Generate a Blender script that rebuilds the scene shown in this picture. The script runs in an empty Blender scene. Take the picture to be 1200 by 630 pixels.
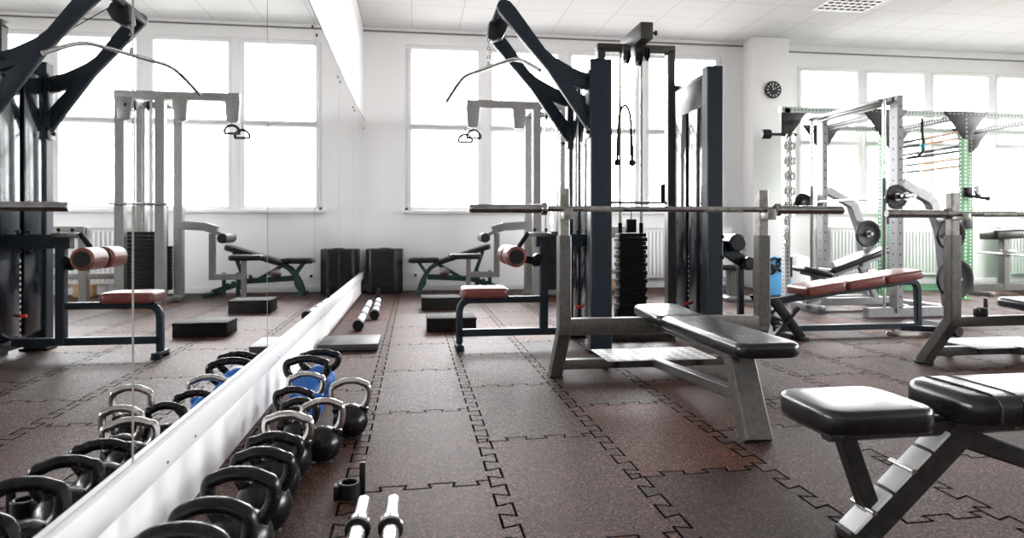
import bpy, bmesh, math, random
from mathutils import Vector, Matrix
random.seed(7)
sc = bpy.context.scene
COL = sc.collection
PI = math.pi

# ------------------------------------------------------------------ materials
def mat(name, col, rough=0.5, metal=0.0, spec=0.5, coat=0.0):
    m = bpy.data.materials.new(name); m.use_nodes = True
    b = m.node_tree.nodes['Principled BSDF']
    b.inputs['Base Color'].default_value = (*col, 1)
    b.inputs['Roughness'].default_value = rough
    b.inputs['Metallic'].default_value = metal
    b.inputs['Specular IOR Level'].default_value = spec
    if coat: b.inputs['Coat Weight'].default_value = coat; b.inputs['Coat Roughness'].default_value = 0.15
    return m
def noisy(m, scale, c1, c2, lo=0.35, hi=0.65, bump=0.0, rough=None, detail=3):
    nt = m.node_tree; N = nt.nodes; L = nt.links; b = N['Principled BSDF']
    g = N.new('ShaderNodeNewGeometry')
    n = N.new('ShaderNodeTexNoise'); n.inputs['Scale'].default_value = scale; n.inputs['Detail'].default_value = detail
    L.new(g.outputs['Position'], n.inputs['Vector'])
    r = N.new('ShaderNodeValToRGB')
    r.color_ramp.elements[0].position = lo; r.color_ramp.elements[0].color = (*c1, 1)
    r.color_ramp.elements[1].position = hi; r.color_ramp.elements[1].color = (*c2, 1)
    L.new(n.outputs['Fac'], r.inputs['Fac']); L.new(r.outputs['Color'], b.inputs['Base Color'])
    if bump:
        bp = N.new('ShaderNodeBump'); bp.inputs['Strength'].default_value = bump; bp.inputs['Distance'].default_value = 0.002
        L.new(n.outputs['Fac'], bp.inputs['Height']); L.new(bp.outputs['Normal'], b.inputs['Normal'])
    if rough:
        mr = N.new('ShaderNodeMapRange'); mr.inputs['To Min'].default_value = rough[0]; mr.inputs['To Max'].default_value = rough[1]
        L.new(n.outputs['Fac'], mr.inputs['Value']); L.new(mr.outputs['Result'], b.inputs['Roughness'])
    return m

M = {}
M['wall'] = noisy(mat('wall_paint', (.80,.79,.78), .7), 1.3, (.905,.90,.895), (.93,.925,.92), bump=0.0)
M['white'] = mat('white_paint', (.88,.88,.88), .4)
M['whiteframe'] = mat('white_window_frame', (.9,.9,.9), .35)
M['midgrey'] = noisy(mat('mid_grey_steel', (.065,.062,.057), .4, .3), 40, (.058,.055,.05), (.075,.072,.066))
M['flaregrey'] = noisy(mat('flare_grey_steel', (.26,.255,.25), .4, .3), 40, (.235,.23,.225), (.29,.285,.28))  # grey steel with the window flare put into its colour
M['rail'] = noisy(mat('rail_white', (.80,.80,.81), .55, 0, .35), 6, (.58,.58,.59), (.62,.62,.63))
M['navy'] = noisy(mat('navy_powder_coat', (.019,.027,.037), .36, 0, .25), 60, (.017,.0245,.034), (.022,.031,.043), rough=(.3,.42))
M['grey'] = noisy(mat('grey_steel_coat', (.125,.12,.11), .38, .35), 40, (.11,.105,.097), (.148,.142,.132), rough=(.3,.45))
M['dgrey'] = noisy(mat('dark_grey_steel', (.035,.033,.031), .38, .3), 40, (.03,.029,.027), (.045,.043,.040), rough=(.3,.45))
M['silver'] = noisy(mat('silver_steel_coat', (.21,.21,.215), .38, .4), 30, (.19,.19,.195), (.24,.24,.245))
M['chrome'] = noisy(mat('chrome', (.7,.69,.67), .14, 1.0), 25, (.62,.60,.57), (.78,.77,.76), rough=(.08,.22))
M['steel'] = noisy(mat('worn_steel', (.42,.415,.41), .2, 1.0), 18, (.34,.335,.33), (.5,.495,.49), rough=(.14,.26))
M['tube'] = noisy(mat('scuffed_tube', (.3,.28,.26), .42, .4), 22, (.22,.21,.185), (.36,.345,.32), lo=.4, hi=.6)
M['darkwall'] = mat('dimmed_near_wall', (.28,.275,.27), .7)  # unseen near wall, coloured dark so front faces get less fill light
M['brightsteel'] = mat('bright_steel', (.82,.82,.82), .25, 1.0)
M['iron'] = noisy(mat('black_cast_iron', (.006,.006,.007), .28, 0, .38), 35, (.005,.005,.006), (.009,.009,.010), rough=(.2,.32), bump=.1)
M['rubber'] = mat('black_rubber', (.007,.007,.008), .55, 0, .25)
M['plastic'] = mat('black_plastic', (.010,.010,.012), .38, 0, .4)
M['vinyl'] = noisy(mat('black_vinyl', (.006,.007,.009), .28, 0, .7), 14, (.005,.006,.008), (.008,.009,.011), rough=(.26,.30))
M['redvinyl'] = noisy(mat('red_brown_vinyl', (.16,.045,.034), .3), 20, (.145,.038,.03), (.185,.055,.042), rough=(.26,.38))
M['black'] = mat('black_paint', (.006,.006,.007), .5, 0, .2)
M['glossblack'] = mat('gloss_dark_panel', (.010,.015,.022), .12, 0, .35)
M['blue'] = mat('blue_paint', (.012,.11,.38), .45)
M['lightblue'] = mat('light_blue_panel', (.10,.42,.78), .5)
M['red'] = mat('red_plastic', (.7,.06,.03), .4)
M['green'] = mat('green_paint', (.06,.42,.12), .45)
M['dkgreen'] = noisy(mat('dark_green_paint', (.012,.05,.035), .45), 20, (.01,.04,.03), (.018,.06,.045))
M['turf'] = noisy(mat('green_turf', (.09,.27,.14), .9), 120, (.07,.22,.11), (.12,.32,.17))
M['teal'] = mat('teal_rubber', (.0,.35,.42), .5)
M['tan'] = mat('tan_wood', (.50,.30,.17), .5)
M['orange'] = mat('orange_plastic', (.9,.35,.05), .5)
M['plywood'] = noisy(mat('plywood', (.45,.27,.12), .6), 8, (.40,.23,.10), (.5,.31,.15))
M['foot'] = mat('step_grey_top', (.05,.048,.046), .5)
M['stepblack'] = noisy(mat('step_black_foam', (.012,.010,.010), .75, 0, .2), 60, (.009,.008,.008), (.018,.015,.014), bump=.3)
M['clockface'] = mat('clock_black_face', (.015,.015,.015), .4)
M['gap'] = mat('seam_gap', (.006,.005,.005), 1.0, 0, 0)
M['ventdark'] = mat('vent_dark', (.02,.02,.02), .8)
M['seamdark'] = mat('dark_line', (.16,.15,.14), .7)

# mirror
m = bpy.data.materials.new('mirror_silver'); m.use_nodes = True
b = m.node_tree.nodes['Principled BSDF']
b.inputs['Base Color'].default_value = (.93,.945,.94,1); b.inputs['Metallic'].default_value = 1; b.inputs['Roughness'].default_value = 0.0
M['mirror'] = m
# window glass
m = bpy.data.materials.new('window_glass'); m.use_nodes = True
nt = m.node_tree; N = nt.nodes; N.remove(N['Principled BSDF'])
tr = N.new('ShaderNodeBsdfTransparent'); gl = N.new('ShaderNodeBsdfGlossy'); gl.inputs['Roughness'].default_value = .02
fr = N.new('ShaderNodeFresnel'); fr.inputs['IOR'].default_value = 1.3
mx = N.new('ShaderNodeMixShader')
nt.links.new(fr.outputs[0], mx.inputs[0]); nt.links.new(tr.outputs[0], mx.inputs[1]); nt.links.new(gl.outputs[0], mx.inputs[2])
nt.links.new(mx.outputs[0], N['Material Output'].inputs['Surface'])
M['glass'] = m
# lit ceiling lamp diffuser
m = bpy.data.materials.new('lamp_diffuser'); m.use_nodes = True
b = m.node_tree.nodes['Principled BSDF']; b.inputs['Emission Color'].default_value = (1,.98,.95,1); b.inputs['Emission Strength'].default_value = 5.0
M['lamp'] = m

# rubber tiles
def tile_mat(name, base):
    m = bpy.data.materials.new(name); m.use_nodes = True
    nt = m.node_tree; N = nt.nodes; L = nt.links; b = N['Principled BSDF']
    g = N.new('ShaderNodeNewGeometry')
    n1 = N.new('ShaderNodeTexVoronoi'); n1.inputs['Scale'].default_value = 210
    sx_ = N.new('ShaderNodeSeparateColor'); L.new(n1.outputs['Color'], sx_.inputs[0])
    n2 = N.new('ShaderNodeTexNoise'); n2.inputs['Scale'].default_value = 3.2; n2.inputs['Detail'].default_value = 4
    L.new(g.outputs['Position'], n1.inputs['Vector']); L.new(g.outputs['Position'], n2.inputs['Vector'])
    r1 = N.new('ShaderNodeValToRGB'); e = r1.color_ramp.elements
    e[0].position = .05; e[0].color = (*[c*.25 for c in base],1)
    e[1].position = 1.0; e[1].color = (base[0]*3.6, base[1]*4.6, base[2]*5.0, 1)
    x = e.new(.62); x.color = (*base,1)
    L.new(sx_.outputs[0], r1.inputs['Fac'])
    r2 = N.new('ShaderNodeValToRGB'); e = r2.color_ramp.elements
    e[0].position = .3; e[0].color = (.82,.81,.81,1); e[1].position = .7; e[1].color = (1.1,1.1,1.1,1)
    L.new(n2.outputs['Fac'], r2.inputs['Fac'])
    mm = N.new('ShaderNodeMix'); mm.data_type = 'RGBA'; mm.blend_type = 'MULTIPLY'; mm.inputs[0].default_value = 1
    L.new(r1.outputs['Color'], mm.inputs[6]); L.new(r2.outputs['Color'], mm.inputs[7])
    L.new(mm.outputs[2], b.inputs['Base Color'])
    b.inputs['Roughness'].default_value = .58; b.inputs['Specular IOR Level'].default_value = .14
    bp = N.new('ShaderNodeBump'); bp.inputs['Strength'].default_value = .2; bp.inputs['Distance'].default_value = .002
    L.new(sx_.outputs[1], bp.inputs['Height']); L.new(bp.outputs['Normal'], b.inputs['Normal'])
    return m
TILES = [tile_mat('rubber_tile_brown', (.058,.0245,.018)), tile_mat('rubber_tile_grey_brown', (.061,.032,.027)),
         tile_mat('rubber_tile_red', (.069,.0235,.0155)), tile_mat('rubber_tile_dark', (.033,.015,.0115))]

# ceiling with a grid of tiles
m = bpy.data.materials.new('ceiling_tiles'); m.use_nodes = True
nt = m.node_tree; N = nt.nodes; L = nt.links; b = N['Principled BSDF']
g = N.new('ShaderNodeNewGeometry'); br = N.new('ShaderNodeTexBrick')
br.offset = 0; br.squash = 1
br.inputs['Color1'].default_value = (.74,.735,.73,1); br.inputs['Color2'].default_value = (.72,.715,.71,1)
br.inputs['Mortar'].default_value = (.60,.59,.58,1); br.inputs['Scale'].default_value = 1.0
br.inputs['Mortar Size'].default_value = .011; br.inputs['Mortar Smooth'].default_value = .1
br.inputs['Brick Width'].default_value = .70; br.inputs['Row Height'].default_value = .70
L.new(g.outputs['Position'], br.inputs['Vector']); L.new(br.outputs['Color'], b.inputs['Base Color'])
b.inputs['Roughness'].default_value = .8
M['ceiling'] = m

# checker plate
m = mat('checker_plate', (.7,.7,.69), .5, .85); nt = m.node_tree; N = nt.nodes; L = nt.links; b = N['Principled BSDF']
g = N.new('ShaderNodeNewGeometry'); mp = N.new('ShaderNodeMapping'); mp.inputs['Rotation'].default_value = (0,0,PI/4)
ck = N.new('ShaderNodeTexChecker'); ck.inputs['Scale'].default_value = 18
ck.inputs['Color1'].default_value = (.78,.78,.77,1); ck.inputs['Color2'].default_value = (.46,.46,.45,1)
L.new(g.outputs['Position'], mp.inputs['Vector']); L.new(mp.outputs['Vector'], ck.inputs['Vector']); L.new(ck.outputs['Color'], b.inputs['Base Color'])
bp = N.new('ShaderNodeBump'); bp.inputs['Strength'].default_value = .5; bp.inputs['Distance'].default_value = .004
L.new(ck.outputs['Fac'], bp.inputs['Height']); L.new(bp.outputs['Normal'], b.inputs['Normal'])
M['checker'] = m

# perforated tube: rows of painted holes, pale where window light would show through
def perforated(name, col, hole=(.75,.76,.75), pitch=.05):
    m = mat(name, col, .45); nt = m.node_tree; N = nt.nodes; L = nt.links; b = N['Principled BSDF']
    tc = N.new('ShaderNodeUVMap')
    sp = N.new('ShaderNodeSeparateXYZ'); L.new(tc.outputs['UV'], sp.inputs[0])
    def mth(op, a, bb=None):
        n = N.new('ShaderNodeMath'); n.operation = op
        for i, v in enumerate((a, bb)):
            if v is None: continue
            if isinstance(v, (int, float)): n.inputs[i].default_value = v
            else: L.new(v, n.inputs[i])
        return n.outputs[0]
    fx = mth('SUBTRACT', mth('FRACT', mth('DIVIDE', sp.outputs['Y'], pitch)), .5)
    dx = mth('MULTIPLY', fx, pitch); dy = sp.outputs['X']
    d = mth('SQRT', mth('ADD', mth('MULTIPLY', dx, dx), mth('MULTIPLY', dy, dy)))
    f = mth('LESS_THAN', d, .0125)
    mx = N.new('ShaderNodeMix'); mx.data_type = 'RGBA'
    mx.inputs[6].default_value = (*col,1); mx.inputs[7].default_value = (*hole,1)
    L.new(f, mx.inputs[0]); L.new(mx.outputs[2], b.inputs['Base Color'])
    return m
M['perfgreen'] = perforated('perforated_green', (.03,.23,.06))
M['perfbeam'] = perforated('perforated_pale_beam', (.42,.46,.43), (.03,.13,.05))
M['perfgrey'] = perforated('perforated_dark', (.10,.09,.10), (.8,.8,.8))
M['perfwhite'] = perforated('perforated_white', (.72,.73,.73), (.09,.09,.1))
M['perfsilver'] = perforated('perforated_silver', (.18,.18,.187), (.012,.012,.014), .11)

# ------------------------------------------------------------------ geometry builder
def root_of(o):
    while o.parent: o = o.parent
    return o
class MB:
    """Collects shapes in world coordinates; build() links them as one mesh object under its parent."""
    def __init__(s): s.bm = bmesh.new(); s.mi = 0; s.uv = s.bm.loops.layers.uv.new('UVMap')
    def slot(s, i): s.mi = i; return s
    def _faces(s, fs):
        for f in fs: f.material_index = s.mi
    def merge(s, other, mtx=None):
        vm = {}
        for v in other.verts: vm[v] = s.bm.verts.new(mtx @ v.co if mtx else v.co)
        for f in other.faces:
            try: nf = s.bm.faces.new([vm[v] for v in f.verts]); nf.material_index = s.mi
            except ValueError: pass
        other.free(); return s
    def box(s, c, d, bevel=0.004, rot=None, seg=2):
        t = bmesh.new(); bmesh.ops.create_cube(t, size=1)
        bmesh.ops.scale(t, vec=d, verts=t.verts)
        if bevel: bmesh.ops.bevel(t, geom=list(t.edges), offset=min(bevel, min(d)*.45), segments=seg, profile=.5, affect='EDGES')
        mx = Matrix.Translation(c)
        if rot: mx = mx @ rot
        return s.merge(t, mx)
    def bb(s, x0, x1, y0, y1, z0, z1, bevel=0.004, seg=2):
        return s.box(((x0+x1)/2,(y0+y1)/2,(z0+z1)/2), (x1-x0,y1-y0,z1-z0), bevel, seg=seg)
    def pad(s, c, d, rot=None, r=.03, round_plan=.05):
        """cushion: rounded plan outline, rounded top edge"""
        t = bmesh.new(); w, l, h = d; pts = []
        rp = min(round_plan, w*.45, l*.45)
        for cx, cy, a0 in ((w/2-rp,l/2-rp,0),(-w/2+rp,l/2-rp,PI/2),(-w/2+rp,-l/2+rp,PI),(w/2-rp,-l/2+rp,1.5*PI)):
            for k in range(6):
                a = a0 + k*PI/10; pts.append((cx+rp*math.cos(a), cy+rp*math.sin(a)))
        prof = []
        rr = min(r, h*.48)
        prof.append((-h/2, .012)); prof.append((-h/2+.008, .002)); prof.append((-h/2+.012, 0))
        for k in range(6):
            a = k*PI/10; prof.append((h/2-rr+rr*math.sin(a), rr*(1-math.cos(a))))
        rings = []
        for z, ins in prof:
            rings.append([t.verts.new((x*(1-2*ins/w), y*(1-2*ins/l), z)) for x, y in pts])
        n = len(pts)
        for a, bq in zip(rings, rings[1:]):
            for i in range(n): t.faces.new((a[i], a[(i+1)%n], bq[(i+1)%n], bq[i]))
        t.faces.new(list(reversed(rings[0])))
        c2 = t.verts.new((0,0,h/2+.004))
        inner = [t.verts.new((x*.8*(1-2*rr/w), y*.8*(1-2*rr/l), h/2+.003)) for x, y in pts]
        for i in range(n):
            t.faces.new((rings[-1][i], rings[-1][(i+1)%n], inner[(i+1)%n], inner[i])); t.faces.new((inner[i], inner[(i+1)%n], c2))
        mx = Matrix.Translation(c)
        if rot: mx = mx @ rot
        return s.merge(t, mx)
    def sweep(s, pts, prof, closed=False, up=(0,0,1), uvs=False):
        """sweep a closed profile (list of (u,v)) along a polyline with mitred corners"""
        P = [Vector(p) for p in pts]; n = len(P); rings = []
        T = []
        for i in range(n):
            a = P[i]-P[i-1] if (i > 0 or closed) else P[1]-P[0]
            bq = P[(i+1)%n]-P[i] if (i < n-1 or closed) else P[-1]-P[-2]
            T.append((a.normalized(), bq.normalized()))
        u0 = Vector(up); side = T[0][1].cross(u0)
        if side.length < 1e-3: side = T[0][1].cross(Vector((1,0,0)))
        side.normalize(); dist = 0; D = []
        for i in range(n):
            tin, tout = T[i]; t = (tin+tout)
            if t.length < 1e-6: t = tout.copy()
            t.normalize()
            side = (side - t*side.dot(t)).normalized(); nu = side.cross(t).normalized()
            k = 1/max(.35, t.dot(tout)); bend = (tout-tin)
            ring = []
            for u, v in prof:
                off = side*u + nu*v
                if bend.length > 1e-4:
                    bd = bend.normalized(); off = off + bd*off.dot(bd)*(k-1)
                ring.append(s.bm.verts.new(P[i]+off))
            rings.append(ring)
            if i: dist += (P[i]-P[i-1]).length
            D.append(dist)
        m = len(prof); fs = []
        R = list(zip(rings, rings[1:], D, D[1:])) + ([(rings[-1], rings[0], D[-1], D[-1]+(P[0]-P[-1]).length)] if closed else [])
        for a, bq, d0, d1 in R:
            for j in range(m):
                f = s.bm.faces.new((a[j], a[(j+1)%m], bq[(j+1)%m], bq[j])); fs.append(f)
                if uvs:
                    e = (Vector(prof[(j+1)%m])-Vector(prof[j])).length/2
                    for lp, uvv in zip(f.loops, ((-e,d0),(e,d0),(e,d1),(-e,d1))): lp[s.uv].uv = uvv
        if not closed:
            for rg, rev in ((rings[0], True), (rings[-1], False)):
                f = s.bm.faces.new(list(reversed(rg)) if rev else rg); fs.append(f)
                if uvs:
                    for lp in f.loops: lp[s.uv].uv = (1, 1)
        s._faces(fs); return s
    def tube(s, pts, r, seg=14, closed=False):
        return s.sweep(pts, [(r*math.cos(2*PI*k/seg), r*math.sin(2*PI*k/seg)) for k in range(seg)], closed)
    def bar(s, pts, w, h, bevel=.006, up=(0,0,1), uvs=False):
        """rectangular tube with rounded corners; w sideways, h along up"""
        a, c = w/2, h/2; bv = min(bevel, a*.6, c*.6)
        if uvs: prof = [(a,-c),(a,c),(-a,c),(-a,-c)]
        else: prof = [(a,-c+bv),(a,c-bv),(a-bv,c),(-a+bv,c),(-a,c-bv),(-a,-c+bv),(-a+bv,-c),(a-bv,-c)]
        return s.sweep(pts, prof, False, up, uvs)
    def cyl(s, p0, p1, r, seg=20, bevel=0.0, r1=None):
        p0, p1 = Vector(p0), Vector(p1); d = p1-p0; L_ = d.length; r1 = r if r1 is None else r1
        if bevel: prof = [(r-bevel,0),(r,bevel),(r1,L_-bevel),(r1-bevel,L_)]
        else: prof = [(r,0),(r1,L_)]
        return s.lathe(p0, d, prof, seg)
    def lathe(s, o, axis, prof, seg=24):
        """profile of (radius, height along axis)"""
        q = Vector((0,0,1)).rotation_difference(Vector(axis).normalized()); o = Vector(o); rings = []; fs = []
        for r, h in prof:
            if r < 1e-6: rings.append([s.bm.verts.new(o + q @ Vector((0,0,h)))])
            else: rings.append([s.bm.verts.new(o + q @ Vector((r*math.cos(2*PI*k/seg), r*math.sin(2*PI*k/seg), h))) for k in range(seg)])
        for a, bq in zip(rings, rings[1:]):
            for j in range(seg):
                j2 = (j+1)%seg
                if len(a) == 1 and len(bq) == 1: continue
                if len(a) == 1: fs.append(s.bm.faces.new((a[0], bq[j2], bq[j])))
                elif len(bq) == 1: fs.append(s.bm.faces.new((a[j], a[j2], bq[0])))
                else: fs.append(s.bm.faces.new((a[j], a[j2], bq[j2], bq[j])))
        if len(rings[0]) > 1: fs.append(s.bm.faces.new(list(reversed(rings[0]))))
        if len(rings[-1]) > 1: fs.append(s.bm.faces.new(rings[-1]))
        s._faces(fs); return s
    def prism(s, poly, axis, a0, a1, bevel=0.0):
        """extrude a 2D polygon along 'x','y' or 'z' from a0 to a1"""
        def P(u, v, w): return {'y': (u, w, v), 'x': (w, u, v), 'z': (u, v, w)}[axis]
        t = bmesh.new()
        A = [t.verts.new(P(u,v,a0)) for u, v in poly]; B = [t.verts.new(P(u,v,a1)) for u, v in poly]; n = len(poly)
        for i in range(n): t.faces.new((A[i], A[(i+1)%n], B[(i+1)%n], B[i]))
        t.faces.new(list(reversed(A))); t.faces.new(B)
        bmesh.ops.recalc_face_normals(t, faces=t.faces)
        if bevel: bmesh.ops.bevel(t, geom=list(t.edges), offset=bevel, segments=2, profile=.5, affect='EDGES')
        return s.merge(t)
    def sphere(s, c, r, seg=20, scale=(1,1,1)):
        t = bmesh.new(); bmesh.ops.create_uvsphere(t, u_segments=seg, v_segments=seg//2, radius=r)
        return s.merge(t, Matrix.Translation(c) @ Matrix.Diagonal((*scale,1)))
    def torus(s, c, R, r, mtx=None, sx=1, seg=20, ps=8):
        mtx = mtx or Matrix.Identity(3)
        pts = [Vector(c) + mtx @ Vector((R*sx*math.cos(2*PI*k/seg), R*math.sin(2*PI*k/seg), 0)) for k in range(seg)]
        nrm = mtx @ Vector((0,0,1))
        return s.sweep(pts, [(r*math.cos(2*PI*k/ps), r*math.sin(2*PI*k/ps)) for k in range(ps)], True, up=nrm)
    def build(s, name, material, parent=None, label=None, smooth=35):
        bmesh.ops.recalc_face_normals(s.bm, faces=s.bm.faces)
        if parent is not None:
            off = root_of(parent).location
            for v in s.bm.verts: v.co -= off
        me = bpy.data.meshes.new(name); s.bm.to_mesh(me); s.bm.free()
        for mm in (material if isinstance(material, (list, tuple)) else [material]): me.materials.append(mm)
        if smooth: me.shade_smooth(); me.set_sharp_from_angle(angle=math.radians(smooth))
        o = bpy.data.objects.new(name, me); COL.objects.link(o)
        if parent is not None: o.parent = parent
        if label: o['label'] = label
        return o
def thing(name, label, cat, loc=(0,0,0), group=None):
    o = bpy.data.objects.new(name, None); COL.objects.link(o); o.empty_display_size = .1
    o.location = loc; o['label'] = label; o['category'] = cat
    if group: o['group'] = group
    return o
def tag(o, label, cat, group=None):
    o['label'] = label; o['category'] = cat
    if group: o['group'] = group
    return o
def struct(o): o['kind'] = 'structure'; return o
def dup(root, loc, label, rotz=0):
    r = root.copy(); COL.objects.link(r); r.location = loc; r.rotation_euler = (0,0,rotz); r['label'] = label
    for ch in list(root.children):
        c = ch.copy(); COL.objects.link(c); c.parent = r
        for g2 in ch.children:
            d = g2.copy(); COL.objects.link(d); d.parent = c
    return r
def RX(a): return Matrix.Rotation(a, 4, 'X')
def RY(a): return Matrix.Rotation(a, 4, 'Y')
def RZ(a): return Matrix.Rotation(a, 4, 'Z')
def spline(pts, n=8, closed=False):
    """Catmull-Rom through the points"""
    P = [Vector(p) for p in pts]; out = []
    for i in range(len(P)-1):
        p0 = P[i-1] if i else P[0]*2-P[1]; p1, p2 = P[i], P[i+1]
        p3 = P[i+2] if i+2 < len(P) else P[-1]*2-P[-2]
        for k in range(n):
            t = k/n
            out.append(.5*((2*p1)+(p2-p0)*t+(2*p0-5*p1+4*p2-p3)*t*t+(3*p1-p0-3*p2+p3)*t**3))
    out.append(P[-1]); return out
def fillet(pts, r, n=6):
    """round the inner corners of a polyline"""
    P = [Vector(p) for p in pts]; out = [P[0]]
    for i in range(1, len(P)-1):
        a = (P[i-1]-P[i]); c = (P[i+1]-P[i]); rr = min(r, a.length*.49, c.length*.49)
        A = P[i]+a.normalized()*rr; C = P[i]+c.normalized()*rr
        for k in range(n+1):
            t = k/n; out.append(A*(1-t)**2 + P[i]*2*t*(1-t) + C*t*t)
    out.append(P[-1]); return out

# ------------------------------------------------------------------ room
X1, YN, YF, ZC = 13.6, -4.2, 10.19, 3.91
# floor: interlocking rubber tiles
TW, TL, PP, AM = .52, 1.0, 1/6, .027
SH = .03   # the cross joints run slightly off square
Y0 = 2.44 - .25*PP
def seam_pts(xk, ya, yb):
    """vertices of the tooth line at x = xk between two cuts (cuts fall on flat stretches)"""
    out = [(xk-AM, ya)]; j = int(round((ya-(Y0+.25*PP))/PP)); d = .010; n_ = 6
    while True:
        y = Y0 + j*PP
        for q in ((xk-AM, y+.5*PP+d), (xk+AM, y+.5*PP-d), (xk+AM, y+PP+d), (xk-AM, y+PP-d)):
            out.append(q)
        j += 1; n_ -= 1
        if n_ == 0: break
    out.append((xk-AM, yb)); return out
def cross_pts(xa, xb, y):
    out = [(xa, y)]; n = 3; p = (xb-xa)/n; a = .019; d = .004
    for k in range(n):
        x = xa + k*p
        for q in ((x+.25*p+d, y), (x+.25*p-d, y-2*a), (x+.75*p+d, y-2*a), (x+.75*p-d, y)): out.append((q[0], q[1]+SH*(q[0]-xa)))
    out.append((xb, y+SH*(xb-xa))); return out
fb = MB(); bm = fb.bm
def ribbon(pts, w=.0085, z=.0006):
    P = [Vector((*p, 0)) for p in pts]; prev = None; n = len(P)
    for i in range(n):
        a = (P[i]-P[i-1]).normalized() if i else (P[1]-P[0]).normalized()
        c = (P[i+1]-P[i]).normalized() if i < n-1 else a
        t = (a+c); t = t.normalized() if t.length > 1e-3 else c
        nn = Vector((-t.y, t.x, 0)); k = w/2/max(.45, nn.dot(Vector((-c.y, c.x, 0))))
        l, r = bm.verts.new(P[i]+nn*k+Vector((0,0,z))), bm.verts.new(P[i]-nn*k+Vector((0,0,z)))
        if prev: f = bm.faces.new((prev[0], prev[1], r, l)); f.material_index = 4
        prev = (l, r)
SPECIAL = {(3,0):2, (3,-1):3, (2,0):1, (1,0):0, (1,-1):0, (1,1):1, (2,-1):0, (2,1):1, (3,1):1, (4,0):0, (0,0):0, (0,-1):0}
for kx in range(-1, 27):
    xa = -.01 + kx*TW; xb = xa + TW; off = 0 if kx % 2 else TL/2
    for r in range(-7, 9):
        ya = Y0 + .25*PP + off + r*TL; yb = ya + TL
        rr = random.random()
        mi = SPECIAL.get((kx, r), 0 if rr < .35 else 1 if rr < .7 else 2 if rr < .85 else 3)
        if YN-1 < ya < YF+.1:
            lft = seam_pts(xa, ya, yb); rgt = seam_pts(xb, ya+SH*TW, yb+SH*TW)
            top = cross_pts(xa-AM, xb-AM, yb); bot = cross_pts(xa-AM, xb-AM, ya)
            loop = bot[:-1] + rgt[:-1] + list(reversed(top))[:-1] + list(reversed(lft))[:-1]
            f = bm.faces.new([bm.verts.new((x, y, 0)) for x, y in loop]); f.material_index = mi
            ribbon(lft); ribbon(bot)
floor = struct(fb.build('floor', TILES+[M['gap']], smooth=0))

struct(MB().bb(-.3, X1+.3, YN-.3, YF+.3, ZC, ZC+.2, 0).build('ceiling', M['ceiling']))
WX = -.012
struct(MB().bb(-.3, WX, YN-.3, YF, 0, ZC, 0).build('wall_left', M['wall']))
# far wall with two window openings
W1 = (.60, 5.60, 1.19, 3.67); W2 = (6.90, 13.0, 1.19, 3.56)
wf = MB()
wf.bb(-.3, X1+.3, YF, YF+.3, -.05, 1.19, 0)
wf.bb(-.3, X1+.3, YF, YF+.3, 3.67, ZC, 0)
wf.bb(-.3, W1[0], YF, YF+.3, 1.19, 3.67, 0)
wf.bb(W1[1], W2[0], YF, YF+.3, 1.19, 3.67, 0)
wf.bb(W2[0], X1+.3, YF, YF+.3, 3.56, 3.67, 0)
wf.bb(W2[1], X1+.3, YF, YF+.3, 1.19, 3.56, 0)
struct(wf.build('wall_far', M['wall']))
# right wall with an added fill-light window, darkened near wall (behind the camera / beyond the frame)
wr = MB(); wr.bb(X1, X1+.3, YN-.3, YF, 0, 1.0, 0); wr.bb(X1, X1+.3, YN-.3, YF, 3.5, ZC, 0)
wr.bb(X1, X1+.3, YN-.3, -2.5, 1.0, 3.5, 0); wr.bb(X1, X1+.3, 8.2, YF, 1.0, 3.5, 0)
struct(wr.build('wall_right', M['wall']))
wn = MB(); wn.bb(-.3, X1+.3, YN-.3, YN, 0, ZC, 0)
struct(wn.build('wall_near', M['darkwall']))
struct(MB().bb(5.96, 6.56, YF-.34, YF, 0, ZC, .004).build('pillar', M['wall']))
struct(MB().bb(WX, 6.03, YF-.015, YF, 0, .085, .003).build('baseboard_far', M['white']))
struct(MB().bb(6.62, X1, YF-.015, YF, 0, .085, .003).build('baseboard_right', M['white']))

def far_window(name, W, cols, zt):
    x0, x1, z0, z1 = W; ya, yb = YF+.02, YF+.11
    f = MB(); t = .05
    f.bb(x0, x0+t, ya, yb, z0, z1, .003); f.bb(x1-t, x1, ya, yb, z0, z1, .003)
    f.bb(x0, x1, ya-.006, yb, z1-t, z1, .003); f.bb(x0, x1, ya, yb, z0, z0+t, .003)
    root = struct(f.build(name, M['whiteframe']))
    n = len(cols)
    for i, (a, bq) in enumerate(cols):
        for (c, d) in ((z0+.06, zt-.045), (zt+.045, z1-.06)):
            s_ = MB(); w = .055; y0, y1 = ya-.02, yb-.03
            s_.bb(a-w, a, y0, y1, c-w*.2, d+w*.2, .004); s_.bb(bq, bq+w, y0, y1, c-w*.2, d+w*.2, .004)
            s_.bb(a-w, bq+w, y0, y1, d, d+w, .004); s_.bb(a-w, bq+w, y0, y1, c-w, c, .004)
            so = s_.build('window_sash', M['whiteframe'], root)
            MB().bb(a-.002, bq+.002, ya+.02, ya+.024, c-.002, d+.002, 0).build('pane', M['glass'], so, smooth=0)
        if i < n-1:
            MB().bb(bq+.045, cols[i+1][0]-.045, ya-.015, yb, z0+.03, z1-.002, .003).build('mullion', M['whiteframe'], root)
    MB().bb(x0, x1, ya-.01, yb, zt-.04, zt+.04, .003).build('transom', M['whiteframe'], root)
    MB().bb(x0-.04, x1+.04, YF-.09, YF+.05, z0-.04, z0+.006, .008).build('window_sill', M['white'], root)
    return root
far_window('window_1', W1, [(.70,1.69),(1.92,2.93),(3.16,4.17),(4.40,5.50)], 2.45)
far_window('window_2', W2, [(6.99,7.98),(8.17,9.20),(9.39,10.41),(10.60,11.63),(11.82,12.85)], 2.33)
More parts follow.
